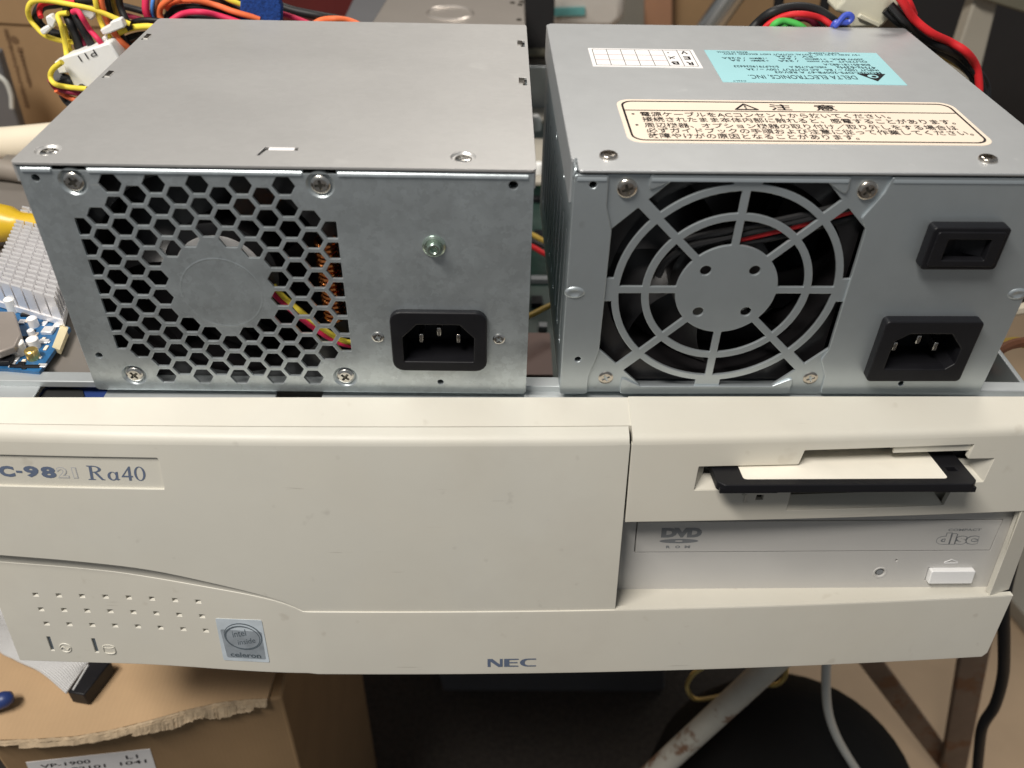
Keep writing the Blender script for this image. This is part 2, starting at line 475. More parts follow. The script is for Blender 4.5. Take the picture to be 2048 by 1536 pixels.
# ============================================================ SCREW PROTOTYPES
def screw_mesh(r, mname, dome=.55, head=1.0):
    """cross-recess screw head, axis +z"""
    a = r * .56; w = r * .15
    plus = [(w, w), (a, w), (a, -w), (w, -w), (w, -a), (-w, -a), (-w, -w), (-a, -w), (-a, w), (-w, w), (-w, a), (w, a)]
    plus = roundp(plus, r * .06, 2)
    b = MB()
    vs, fs = fill([circ(0, 0, r * .72, 28), plus], .9, 0)
    b.add([(x, y, z + head) for x, y, z in vs], fs)
    b.ring([(r * .72, head - .9), (r * .72, head), (r * .9, head - dome * .35), (r, head - dome), (r, 0)], 28)
    return b
def recess(head, r):
    b = MB(); b.lathe([(r * .7, -.2), (r * .7, head - .75), (0, head - .75)], 16); return b
SCREW = {}
def screw(parent, kind, loc, axis, spin=0.3):
    """axis: 'f' faces -y (front), 't' faces +z (top), 'l' faces -x"""
    r, m, dome, head = dict(fan=(2.95, 'steel', .5, 1.0), iec=(2.05, 'steel', .3, .5), nick=(3.05, 'nickel', .55, 1.2), gold=(2.6, 'nickel', .2, .45), top=(2.8, 'nickel', .55, 1.1), zt=(2.6, 'steel', .3, .5))[kind]
    rot = {'f': Euler((PI / 2, 0, 0)), 't': Euler((0, 0, 0)), 'l': Euler((0, -PI / 2, 0))}[axis]
    q = rot.to_matrix() @ Euler((0, 0, spin)).to_matrix()
    if kind not in SCREW:
        o = screw_mesh(r, m, dome, head).build('screw', M[m], parent, ang=40)
        c = recess(head, r).build('cross_recess_shade', M['darksteel'], o)  # dark plug under the cross, recess shade put into its colour
        SCREW[kind] = o; MW[o] = MW[parent]
        place(o, loc, q.to_euler())
        return o
    return inst(SCREW[kind], parent, loc, q.to_euler())

FR = lambda n0: (lambda p: Vector((p[0], -p[2] - n0, p[1])))       # plate drawn in (x,z), thickness towards +y ; n0 = how far proud
TOPT = lambda z0: (lambda p: Vector((p[0], p[1], z0 + p[2])))

def fan(parent, cx, cz, y0, rh, blades, R=37.5, half=40, twist=1, sticker=None, front_frame=True, rot0=0.0):
    """axial fan: frame, rotor hub and swept blades, behind the panel"""
    T = lambda p: Vector((cx + p[0], y0 - p[2], cz + p[1]))
    f = thingpart = MB()
    vs, fs = fill([rrect(-half, half, -half, half, 3), circ(0, 0, R + .8, 48)], 3)
    f.add(vs, fs, T); f.add([(a, b, c - 21) for a, b, c in vs], fs, T)
    f.ring([(R + .8, -.2), (R + 2.2, -.2), (R + 2.2, -24), (R + .8, -24)], 48, T)
    fo = f.build('fan_frame', M['fan'], parent)
    r = MB(); r.lathe([(0, -3.0), (rh - 1.5, -3.0), (rh, -4.0), (rh, -22), (0, -22)], 40, T)
    for k in range(blades):
        a0 = rot0 + 2 * PI * k / blades
        vs = []; fs = []; nr = 8; nc = 6
        for i in range(nr + 1):
            rr = rh * .97 + (R - rh) * i / nr
            for j in range(nc + 1):
                t = j / nc
                ang = a0 + twist * (t * (1.05 - .15 * i / nr) - .25 * (i / nr) ** 1.5)
                vs.append((rr * math.cos(ang), rr * math.sin(ang), -6 - 13 * t - 2 * math.sin(PI * t)))
        for i in range(nr):
            for j in range(nc):
                a = i * (nc + 1) + j; fs.append([a, a + 1, a + nc + 2, a + nc + 1])
        vs2 = [(x, y, z - 1.1) for x, y, z in vs]; m = len(vs)
        r.add(vs + vs2, fs + [[q + m for q in f_[::-1]] for f_ in fs], T)
    ro = r.build('fan_rotor', M['fan'], parent, ang=50)
    if sticker:
        s = MB(); s.lathe([(0, -2.6), (sticker, -2.6), (sticker, -3.0), (0, -3.0)], 40, T)
        s.build('hub_sticker', M['labelwhite'], ro)
    for s in (-1, 1):
        b = MB(T); b.box(-1.5, 1.5, 0, R + 1, -24.5, -22); 
    return fo, ro

def iec(parent, x0, x1, z0, z1, rr, n0, inner, pins, chamfer=False, depth=14, pinl=10):
    T = lambda p: Vector((p[0], -n0 - p[2], p[1]))
    b = MB()
    out = rrect(x0, x1, z0, z1, rr)
    vs, fs = fill([out, roundp(inner, .9, 3)], n0 + .2, .45, 2)
    b.add(vs, fs, T)
    ins = roundp(inner, .9, 3); k = len(ins)
    cx = sum(p[0] for p in ins) / k; cz = sum(p[1] for p in ins) / k
    sm = [(cx + (p[0] - cx) * .985, cz + (p[1] - cz) * .985) for p in ins]
    big = [(cx + (p[0] - cx) * 1.04, cz + (p[1] - cz) * 1.04) for p in ins]
    vs = [(p[0], p[1], -.7) for p in sm] + [(p[0], p[1], -depth) for p in sm] + [(p[0], p[1], -depth) for p in big] + [(p[0], p[1], -.7) for p in big]
    fs = []
    for i in range(k):
        j = (i + 1) % k
        fs += [[i, j, k + j, k + i], [k + i, k + j, 2 * k + j, 2 * k + i], [2 * k + i, 2 * k + j, 3 * k + j, 3 * k + i]]
    fs.append([k + i for i in range(k)])
    b.add(vs, fs, T)
    o = b.build('power_inlet', M['black'], parent, ang=40)
    for (px, pz, w, h) in pins:
        q = MB(); q.box(px - w / 2, px + w / 2, -n0 + depth - pinl, -n0 + depth + .5, pz - h / 2, pz + h / 2)
        q.build('contact_pin', M['steel'], o, bevel=.35)
    return o

# ============================================================ LEFT POWER SUPPLY
HL = 84.52; WL = 150.0; DL = 138.4
L = thing('power_supply', 'galvanised steel power supply with honeycomb fan grille, left of the two on the computer', 'power supply', (0, 0, 0), group='power supplies set on the open computer')
# front panel with honeycomb
hexes = []
for i in range(-2, 11):
    cx = 25.8 + 6.33 * i
    for k in range(-1, 12):
        z = 78.3 - 7.19 * (k + (0 if i % 2 == 0 else .5))
        if i % 2 == 0: ok = (0 <= k <= 10) if 0 <= i <= 8 else (2 <= k <= 8)
        else: ok = (0 <= k <= 9) if 1 <= i <= 7 else (1 <= k <= 8)
        if not ok: continue
        if math.hypot(cx - 51.1, z - 42.35) < 18: continue
        R = 3.62
        hx = [(cx + R * math.cos(PI / 3 * q), z + R * .985 * math.sin(PI / 3 * q)) for q in range(6)]
        if i == -2: hx = clip(hx, 11.9, 0, 1, 0)
        if i == 10: hx = clip(hx, 90.8, 0, -1, 0)
        hexes.append(roundp(hx, .45, 2))
outl = [(1.0, 0.2), (149.2, 0.2), (150, 1), (150, 83.3), (92.6, 83.3), (92.6, 82.2), (82.5, 82.2), (82.5, 83.3), (20.3, 83.3), (20.3, 82.2), (10.1, 82.2), (10.1, 83.3), (0.2, 83.3), (.2, 1)]
holesL = [(4.7, 79.7, 1.35), (144.1, 79.6, 1.6), (5.1, 15.0, 1.35), (120.3, 5.0, 1.2)]
dimples = [(15.2, 78.6), (87.3, 78.8), (14.8, 6.6), (87.4, 6.8)]
iecin = [(108.0, 15.0), (132.4, 15.0), (132.6, 25.4), (127.6, 31.0), (113.2, 31.0), (108.0, 25.4)]
ol = [outl] + hexes + [circ(x, z, r, 16) for x, z, r in holesL] + [circ(x, z, 4.3, 28) for x, z in dimples] + [rrect(106.5, 134.6, 13.2, 33.4, 2)]
b = MB()
vs, fs = fill(ol, 1.0, .16, 1)
b.add(vs, fs, FR(0))
for x, z in dimples:
    T = lambda p, x=x, z=z: Vector((x + p[0], -p[2], z + p[1]))
    b.ring([(4.32, -.02), (3.9, -.35), (3.3, -1.0), (0.01, -1.05), (0.01, -1.6), (3.6, -1.6), (4.32, -.9)], 28, T)
for x, z, r in holesL:
    T = lambda p, x=x, z=z: Vector((x + p[0], -p[2], z + p[1]))
    b.ring([(r + .02, -.15), (r + .02, -3), (r + .5, -3), (r + .5, -.9)], 16, T)
T = lambda p: Vector((51.3 + p[0], -p[2], 40.5 + p[1]))
b.ring([(12.0, -.1), (12.6, .05), (13.0, .05), (13.6, -.1)], 48, T)
# rolled top edge, broken above the two screws
for x0, x1 in ((1.4, 9.9), (20.5, 82.3), (92.8, 148.4)):
    b.box(x0, x1, 1.2, 4, 82.8, 83.4)
    n = 6
    prof = [(-.5 + 1.6 - 1.6 * math.cos(PI / 2 * i / n), 81.9 + 1.55 * math.sin(PI / 2 * i / n)) for i in range(n + 1)]
    vs = [(x, y, z) for x in (x0, x1) for y, z in prof + [(1.2, 82.0)]]
    m = len(prof) + 1
    b.add(vs, [[i, i + 1, m + i + 1, m + i] for i in range(m - 1)] + [[m - 1, 0, m, 2 * m - 1], list(range(m)), list(range(m, 2 * m))])
fp = b.build('front_panel', M['zinc'], L, ang=38)
# body
b = MB()
b.box(.3, 1.2, .95, DL - .2, .3, 83.4); b.box(148.9, 149.8, .95, DL - .2, .3, 83.4)
b.box(1.2, 148.9, .95, DL - .2, .3, 1.2); b.box(1.2, 148.9, DL - 1.2, DL - .2, 1.2, 83.4)
b.build('body', M['zinc'], L, bevel=.3)
# lid
b = MB()
lid = roundp([(-.9, -.25), (150.6, -.25), (150.6, DL), (-.9, DL)], 1.6, 3)
slot = [(68.0, 6.7), (69.0, 6.7), (70.2, 10.6), (79.6, 10.6), (79.6, 13.0), (69.2, 13.0)]
clipsl = []
for yy in (72, 114): clipsl += [[(147.9, yy - 3.8), (149.6, yy - 3.8), (149.6, yy + 3.8), (147.9, yy + 3.8)], [(0.4, yy - 3.4), (1.4, yy - 3.4), (1.4, yy + 3.4), (.4, yy + 3.4)]]
dl2 = [(6.5, 8.4), (129.1, 8.0)]
vs, fs = fill([lid, slot] + clipsl + [circ(x, y, 3.9, 28) for x, y in dl2], .85, .12, 1)
b.add(vs, fs, TOPT(HL + .25))
for x, y in dl2:
    T = lambda p, x=x, y=y: Vector((x + p[0], y + p[1], HL + .25 + p[2]))
    b.ring([(3.92, -.03), (3.3, -.75), (.01, -.8), (.01, -1.2), (3.92, -.8)], 28, T)
b.box(-.9, -.2, .5, DL, HL - 6, HL - .7); b.box(149.95, 150.6, .5, DL, HL - 6, HL - .7)
b.build('lid', M['zinctop'], L, ang=38)
b = MB(); b.box(70.6, 78.4, 10.8, 12.9, HL - 1.0, HL + .15); b.build('locating_tab', M['labelwhite'], L, bevel=.2)
for yy in (72, 114):
    for x0, x1, sgn in ((146.6, 148.6, 1), (1.2, 3.0, -1)):
        b = MB(); b.add([(x0, yy - 2.6, HL + .3), (x1, yy - 2.6, HL - .5 + (.6 if sgn < 0 else 0)), (x1, yy + 2.6, HL - .5 + (.6 if sgn < 0 else 0)), (x0, yy + 2.6, HL + .3),
                         (x0, yy - 2.6, HL + .75), (x1, yy - 2.6, HL + .6), (x1, yy + 2.6, HL + .6), (x0, yy + 2.6, HL + .75)],
                        [(0, 1, 2, 3), (4, 5, 6, 7), (0, 1, 5, 4), (1, 2, 6, 5), (2, 3, 7, 6), (3, 0, 4, 7)])
        b.build('lid_clip', M['steel'], L)
for (x, z), sp in zip(dimples, (.5, .1, .7, .9)): screw(L, 'fan', (x, .75, z), 'f', sp)
for (x, z), sp in zip([(100.0, 24.0), (140.4, 23.8)], (.4, .9)): screw(L, 'iec', (x, 0, z), 'f', sp)
for (x, y), sp in zip(dl2, (.2, .6)): screw(L, 'zt', (x, y, HL - .5), 't', sp)
iec(L, 105.0, 136.0, 11.9, 35.0, 3.4, 2.2, iecin, [(114.2, 22.3, 1.5, 3.6), (120.3, 25.0, 1.5, 3.6), (126.8, 22.3, 1.5, 3.6)])
# green threaded earth stud
T = lambda p: Vector((120 + p[0], -p[2], 58.9 + p[1]))
b = MB(); b.ring([(2.1, 0), (2.1, .8), (3.0, .9), (3.6, .5), (3.7, 0)], 24, T)
b.ring([(1.0, 0), (1.0, 2.4), (1.3, 2.8), (1.9, 2.8), (2.15, 2.2), (2.2, 0)], 6 * 4, T); b.lathe([(0, 1.2), (1.1, 1.2), (1.1, 0), (0, 0)], 16, T)
b.build('earth_stud', mat('green_zinc_stud', (.50, .60, .52), .22, .9, .1, 200), L)
fan(L, 48.8, 41.4, 7, 18.5, 7, sticker=14.6, twist=-1, rot0=.3)
# toroid coil behind the grille
b = MB()
for k in range(17):
    zz = 28 + k * 1.75
    b.tube([(85.2 + 3.1 * math.cos(t), 5.9 - 3.2 * math.sin(t), zz + .9 * t / PI) for t in [PI * 2 * q / 14 for q in range(15)]], .62, 6, 1)
b.build('copper_coil', M['copper'], L)
for k, (m, dx) in enumerate((('w_yel', 0), ('w_pnk', 2.0))):
    b = MB(); b.tube([(66 - dx, 7.5, 39 - dx * .4), (70 - dx * .7, 5.5, 35 - dx * .6), (78 - dx * .6, 5, 26.5 - dx * .8), (85 - dx * .5, 5, 20 - dx * .6), (90, 5.5, 17.6 - dx * .7), (98, 7, 17 - dx)], .95, 8)
    b.build('wire', M[m], L)

# ============================================================ RIGHT POWER SUPPLY
HR = 84.8; DR = 140.3; WR = 150.9; YR = 0.0172757
Rp = thing('power_supply', 'blue-grey steel power supply with round ring fan guard and labelled lid, on the right', 'power supply', (162.04, .2, 0), (0, 0, YR), group='power supplies set on the open computer')
cx, cz = 52.0, 43.0
octn = [(12.2, 65.0), (29.7, 82.0), (75.3, 81.8), (91.6, 65.6), (91.8, 19.5), (75.4, 3.2), (28.3, 3.2), (12.2, 19.4)]
holes = []
def sector(ri, ro, a, hw0, hw1, oct_=False):
    N = 14; a1 = a + PI / 4
    if oct_:
        arc = [(cx + ri * math.cos(a - .3 + (PI / 4 + .6) * i / 20), cz + ri * math.sin(a - .3 + (PI / 4 + .6) * i / 20)) for i in range(21)]
        far = [(cx + 75 * math.cos(a1 + .3), cz + 75 * math.sin(a1 + .3)), (cx + 75 * math.cos(a - .3), cz + 75 * math.sin(a - .3))]
        # outer boundary: clip a big wedge to the octagon
        p = arc + far
        for i in range(8):
            x0, y0 = octn[i]; x1, y1 = octn[(i + 1) % 8]
            ex, ey = x1 - x0, y1 - y0
            nx, ny = ey, -ex
            if (cx - x0) * nx + (cz - y0) * ny < 0: nx, ny = -nx, -ny
            p = clip(p, x0, y0, nx, ny)
    else:
        inn = [(cx + ri * math.cos(a - .2 + (PI / 4 + .4) * i / N), cz + ri * math.sin(a - .2 + (PI / 4 + .4) * i / N)) for i in range(N + 1)]
        out = [(cx + ro * math.cos(a - .2 + (PI / 4 + .4) * i / N), cz + ro * math.sin(a - .2 + (PI / 4 + .4) * i / N)) for i in range(N + 1)]
        p = inn + out[::-1]
    p = clip(p, cx - math.sin(a) * hw0, cz + math.cos(a) * hw0, -math.sin(a), math.cos(a))
    p = clip(p, cx + math.sin(a1) * hw1, cz - math.cos(a1) * hw1, math.sin(a1), -math.cos(a1))
    q = []
    for v in p:
        if not q or (abs(v[0] - q[-1][0]) + abs(v[1] - q[-1][1])) > .02: q.append(v)
    if abs(q[0][0] - q[-1][0]) + abs(q[0][1] - q[-1][1]) < .02: q.pop()
    return q
for k in range(8):
    a = k * PI / 4
    holes.append(roundp(sector(16.4, 25.3, a, 1.05, 1.05), .9, 3, 50))
    holes.append(roundp(sector(27.4, 35.2, a, 1.1, 1.1), .9, 3, 50))
    w0, w1 = (4.2, 1.75) if k % 2 == 0 else (1.75, 4.2)
    holes.append(roundp(sector(37.2, 0, a, w0, w1, True), .5, 3, 40))
hub = [circ(44.1, 50.3, 2.0, 16), circ(59.9, 50.4, 2.0, 16), circ(44.1, 34.5, 2.0, 16), circ(60, 34.6, 2.0, 16)]
b = MB()
gout = [(8.2, .9), (95.0, .9), (95.0, 82.9), (8.2, 82.9)]
vs, fs = fill([gout] + holes + hub, 1.0, .18, 1)
b.add(vs, fs, FR(-.75))
b.build('fan_guard', M['plate'], Rp, ang=38)
RH = [(5.6, 80.0, 1.45), (5.5, 15.3, 1.4), (121.1, 4.7, 1.2)]
left = [(0.6, 0.3), (9.5, .3), (9.5, 8), (12.2, 19.3), (12.2, 65), (10.0, 73), (9.8, 82.9), (.6, 82.9), (.2, 82.4), (.2, .8)]
top = [(22.5, 83), (22.5, 78.6), (29.7, 82), (75.3, 81.8), (82.0, 77.5), (82.0, 83)]
bot = [(21.6, .3), (81.8, .3), (81.8, 6.6), (75.4, 3.2), (28.3, 3.2), (21.6, 7.0)]
right = [(93.6, .3), (150.3, .3), (150.8, .8), (150.8, 82.4), (150.3, 82.9), (94.8, 82.9), (93.8, 78), (89.2, 69.4), (91.6, 65.6), (91.8, 19.5), (90.3, 15), (93.2, 8)]
b = MB()
vs, fs = fill([roundp(left, .8, 2), roundp(top, .8, 2), roundp(bot, .8, 2), roundp(right, .8, 2)] + [circ(x, z, r, 16) for x, z, r in RH] + [rrect(111.4, 133.2, 55.0, 67.8, 1), rrect(108, 138, 10.5, 32.5, 1)], 1.0, .3, 2)
b.add(vs, fs, FR(0))
for x, z, r in RH:
    T = lambda p, x=x, z=z: Vector((x + p[0], -p[2], z + p[1]))
    b.ring([(r + .02, -.15), (r + .02, -3), (r + .5, -3), (r + .5, -.9)], 16, T)
for x0, x1 in ((.8, 9.5), (22.8, 81.6), (95.2, 150.2)):
    n = 6
    prof = [(-.3 + 1.7 - 1.7 * math.cos(PI / 2 * i / n), 81.4 + 1.9 * math.sin(PI / 2 * i / n)) for i in range(n + 1)]
    vs = [(x, y, z) for x in (x0, x1) for y, z in prof + [(1.6, 81.0)]]
    m = len(prof) + 1
    b.add(vs, [[i, i + 1, m + i + 1, m + i] for i in range(m - 1)] + [[m - 1, 0, m, 2 * m - 1], list(range(m)), list(range(m, 2 * m))])
for sgn, xx in ((1, 0.4), (-1, 150.5)):          # pressed dents at the fold
    T = lambda p, xx=xx, sgn=sgn: Vector((xx + sgn * (2.2 + p[0] * 1.5), -p[2], 42.4 + p[1]))
    b.ring([(2.2, 0), (1.9, .35), (1.4, .5), (.9, .25), (0.01, .2), (0.01, -.4), (2.2, -.4)], 24, T)
b.build('front_panel', M['plate'], Rp, ang=38)
# body with slotted side
b = MB()
T = lambda p: Vector((.2 - p[2] - 0.9 + .0, p[0], p[1]))
side = [(1.0, .3), (DR - .2, .3), (DR - .2, 83.2), (1.0, 83.2)]
slots = [rrect(12 + 12 * i, 16 + 12 * i, 12, 58, 1.9) for i in range(10)] + [circ(16, 70, 1.6, 14), circ(70, 66, 2, 14), circ(34, 67, 1.4, 14)]
vs, fs = fill([side] + slots, .9, .12)
b.add([(x, y, z) for x, y, z in vs], fs, lambda p: Vector((.15 - p[2], p[0], p[1])))
b.box(WR - 1.0, WR - .1, 1.0, DR - .2, .3, 83.2)
b.box(1.2, WR - 1.0, 1.0, DR - .2, .3, 1.2); b.box(1.2, WR - 1.0, DR - 1.1, DR - .2, 1.2, 83.2)
b.build('body', M['plate'], Rp, ang=38)
b = MB(); b.box(2.2, 3.0, 3, DR - 2, 2, 80); b.build('slot_shade', M['inner'], Rp)  # dark sheet inside the slots, shade of the interior put into its colour
b = MB()
lid = roundp([(1.2, -.35), (WR + .4, -.35), (WR + .4, DR), (1.4, DR), (-.4, DR - 2), (-.4, 8), (1.2, 6.5)], 1.2, 3)
vs, fs = fill([lid], .9, .3, 2); b.add(vs, fs, TOPT(HR + .1))
b.box(-.5, .1, 7, DR, HR - 14, HR - .6); b.box(WR - .1, WR + .4, 7, DR, HR - 14, HR - .6)
b.build('lid', M['platetop'], Rp, ang=40)
b = MB(); b.tube([(.4, 1.0, HR - 3.8), (-.2, .6, HR - 2.2), (.3, 1.2, HR - .2), (.2, 4, HR + .1), (.8, 7.0, HR)], .5, 8); b.build('fold_corner', M['plate'], Rp)
for (x, z), k, sp, pr in zip([(15.9, 78.8), (88.3, 78.7), (15.9, 6.8), (88.3, 6.6)], ('nick', 'nick', 'gold', 'gold'), (.35, .6, .5, .35), (0, 0, 0, 0)):
    screw(Rp, k, (x, .75, z), 'f', sp)
for (x, y), sp in zip([(10.8, 9.3), (126.6, 9.0)], (.1, .2)): screw(Rp, 'top', (x, y, HR + .1), 't', sp)
iec(Rp, 106.6, 138.8, 8.8, 33.2, 1.2, 3.6, [(110.6, 13.4), (132.6, 13.4), (135.4, 16.0), (135.4, 22.6), (130.0, 29.0), (115.5, 29.0), (110.6, 25.6)],
    [(114.2, 20.5, 1.6, 3.6), (121.6, 23.4, 1.6, 3.6), (128.4, 20.5, 1.6, 3.6)])
# rocker switch housing
T = lambda p: Vector((p[0], -4.2 - p[2], p[1]))
b = MB()
vs, fs = fill([rrect(110.6, 134.0, 54.3, 68.4, 1), rrect(112.6, 132.2, 56.1, 66.8, .7)], 4.2, .4, 2); b.add([(x, z, c) for x, z, c in vs], fs, T)
vs, fs = fill([rrect(112.0, 132.8, 55.6, 67.2, .8), rrect(115.4, 129.6, 57.3, 65.2, .7)], 3, .3, 2); b.add([(x, z, c + .5) for x, z, c in vs], fs, T)
b.box(111.4, 133.2, .3, 1.2, 55, 67.8, T=lambda p: Vector(p))
sw = b.build('power_switch', M['black'], Rp, ang=40)
b = MB(T=lambda p: Vector((p[0], p[1] - 3.0, p[2])))
b.add([(115.6, 1.2, 57.4), (122.4, 3.8, 57.4), (129.4, .6, 57.4), (129.4, 5, 57.4), (115.6, 5, 57.4), (115.6, 1.2, 65.1), (122.4, 3.8, 65.1), (129.4, .6, 65.1), (129.4, 5, 65.1), (115.6, 5, 65.1)],
      [(0, 1, 2, 3, 4), (5, 6, 7, 8, 9), (0, 1, 6, 5), (1, 2, 7, 6), (2, 3, 8, 7), (3, 4, 9, 8), (4, 0, 5, 9)])
b.build('rocker', M['black'], sw, bevel=.3)
fan(Rp, 52, 43, 5, 17, 7, twist=-1, rot0=.9)
for m, pts, r in (('w_blk', [(48, 4, 60), (58, 3.4, 63.2), (70, 3, 67), (88, 3, 72.4)], 1.2), ('w_red', [(52, 4.6, 59), (60, 4.2, 61.4), (72, 4, 65), (90, 4, 71)], 1.0), ('w_blk', [(50, 5, 57), (62, 5, 59.4), (74, 5, 62.8), (92, 5, 68.6)], 1.2), ('w_blk', [(30, 4.5, 46), (32, 4, 52), (38, 4, 57), (48, 4, 60)], 1.2), ('w_blk', [(28, 5.5, 45), (30, 5, 53), (37, 5, 59), (52, 3.4, 63.8), (70, 3, 68.6), (88, 3, 74)], 1.1)):
    b = MB(); b.tube(pts, r, 8); b.build('wire', M[m], Rp)

# labels on the lid
zt = HR + .1
def lab(name, out, m, z=0.12):
    vs, fs = fill([out], .12, 0); b = MB(); b.add(vs, fs, TOPT(zt + z)); return b.build(name, m, Rp, smooth=False)
def prt(parent, bits, m, z, name='printed_text'):
    b = MB()
    for i, (vs, fs) in enumerate(bits): b.add(vs, fs, TOPT(zt + z + .05 + (i % 3) * .008))
    return b.build(name, m, parent, smooth=False)
def bar(x0, y0, x1, y1, w):
    d = Vector((x1 - x0, y1 - y0)); d.normalize(); n_ = Vector((-d.y, d.x)) * w / 2
    return [(x0 + n_.x, y0 + n_.y, 0), (x1 + n_.x, y1 + n_.y, 0), (x1 - n_.x, y1 - n_.y, 0), (x0 - n_.x, y0 - n_.y, 0)], [(0, 1, 2, 3)]
# warning label
W = lab('warning_label', rrect(18.2, 134.5, 19.3, 55.4, 5, 6), M['labelcream'])
inner_o = rrect(19.6, 133.1, 20.8, 53.9, 4.2, 6); inner_i = rrect(20.3, 132.4, 21.5, 53.2, 3.7, 6)
vs, fs = fill([inner_o, inner_i], 0.0)
bits = [(vs, fs), bar(20, 45.5, 132.6, 45.5, .55)]
tri_o = [(57.2, 46.6), (66.2, 46.6), (61.7, 52.6)]; tri_i = [(58.7, 47.4), (64.7, 47.4), (61.7, 51.3)]
bits.append(fill([roundp(tri_o, .5), tri_i], 0.0)); bits.append(bar(61.7, 48.7, 61.7, 50.7, .6)); bits.append(bar(61.7, 47.7, 61.7, 48.2, .6))
bits.append(text('注', 7.2, 5.4, x=73.6, y=49.3, bold=.12)); bits.append(text('意', 7.4, 5.4, x=89.0, y=49.3, bold=.12))
rows = [('電源ケーブルをACコンセントから抜いてください。', 25.0, 108.5, 42.2, 4.0), ('接続されたまま本体内部に触れると、感電することがあります。', 25.0, 128.6, 37.8, 4.0),
        ('周辺機器、オプション機器の取り付け／取り外しをする場合は', 25.0, 127.4, 33.0, 4.0), ('必ずガイドブックの手順および注意に従って作業してください。', 25.0, 130.6, 28.8, 4.0),
        ('故障やけがの原因となることがあります。', 25.0, 92.0, 24.6, 4.0)]
for s_, x0, x1, y, h in rows: bits.append(text(s_, x1 - x0, h, x=(x0 + x1) / 2, y=y, bold=.07))
for y in (42.2, 33.0): bits.append(fill([circ(22.6, y, .55, 10)], 0.0))
prt(W, bits, M['ink'], .15)
# white revision table
Wt = lab('revision_label', [(13.9, 88.2), (55.0, 87.6), (55.0, 108.5), (13.9, 109.0)], M['labelwhite'])
bits = [bar(15.3, 107.6, 53.7, 107.2, .18), bar(15.3, 89.6, 53.7, 89.2, .18)]
for i in range(8):
    x = 15.4 + i * 5.5 if i < 7 else 53.6
    bits.append(bar(x, 89.5, x, 107.4, .22))
prt(Wt, bits, M['ink'], .15, 'table_rules')
prt(Wt, [bar(15.4, 95.4, 42.6, 95.2, .22), bar(15.4, 101.4, 42.6, 101.2, .22)], M['red_ink'], .15, 'pink_rules')
bits = [text(c_, 2.6, 3.6, x=50.9, y=y, rot=PI, bold=.2) for c_, y in (('R', 92.2), ('E', 98.4), ('V', 104.8))]
bits += [text('B', 2.8, 3.4, x=45.4, y=92.6, rot=PI, bold=.2), text('メ', 3.0, 3.2, x=45.2, y=98.6, rot=PI, bold=.1), fill([circ(44.6, 104.4, .4, 8)], 0.0)]
prt(Wt, bits, M['ink'], .16)
# cyan specification label, upside down to the viewer
Wb = lab('specification_label', [(59.3, 73.2), (126.2, 72.0), (127.4, 107.2), (59.5, 108.4)], M['labelblue'])
def T180(s_, xr, w, y, h, bold=.05):     # right end (start of the line) at xr, read upside down
    return text(s_, w, h, x=xr - w / 2, y=y, rot=PI + .01, bold=bold)
bits = [T180('DELTA ELECTRONICS, INC.', 110.0, 40, 79.2, 4.4, .0),
        T180('MODEL:DPS-200PB-67 A REV:03', 121.0, 40, 84.0, 2.0), T180('INPUT 100V ~ / 8A   AC OUTPUT 100V ~ / 3A', 121.0, 50, 86.8, 2.0),
        T180('47Hz-63Hz', 121.0, 15, 89.8, 2.8), T180('NEC:PU-758 A', 102.0, 14, 89.8, 2.0), T180('S/N:F7919036623', 84.0, 17, 89.8, 2.0),
        T180('808-851181-882-A', 120.0, 18, 93.0, 2.0), T180('OUTPUT  +5V', 120.0, 18, 96.4, 1.8), T180('/ 22A', 93.6, 8, 96.4, 1.8), T180('+3.3V', 82, 6, 96.4, 1.8), T180('/ 5A', 73, 6, 96.4, 1.8),
        T180('200W MAX.  +12V', 119.5, 20, 99.0, 1.8), T180('/ 6A', 93.6, 7, 99.0, 1.8), T180('-12V', 82, 5, 99.0, 1.8), T180('/ 0.25A', 73.5, 9, 99.0, 1.8), T180('-5V', 102, 6, 101.6, 1.8), T180('/ 0.3A', 94, 8, 101.6, 1.8),
        T180('+5V AND +3.3V DC  TOTAL OUTPUT NOT EXCEED 130W', 120, 54, 104.0, 1.5), T180('DPS-200PB', 112, 12, 106.0, 1.3), T180('MADE IN CHINA', 76, 12, 106, 1.5), T180('C36LT', 68.0, 5, 74.2, 1.0)]
for yy in (96.4, 99.0): 
    for xx in (96.5, 75.0):
        for q in range(3): bits.append(bar(xx, yy - .6 + q * .5, xx + 5, yy - .6 + q * .5, .16))
prt(Wb, bits, M['inkblue'], .15)
vs, fs = fill([[(111.4, 83.4), (122.2, 83.2), (116.6, 75.4)], circ(116.6, 80.6, 2.0, 20)], 0.0)
prt(Wb, [(vs, fs)], M['ink'], .16, 'triangle_logo')
prt(Wb, [fill([circ(116.9, 80.3, .9, 14)], 0.0)], M['ink'], .17, 'logo_eye')

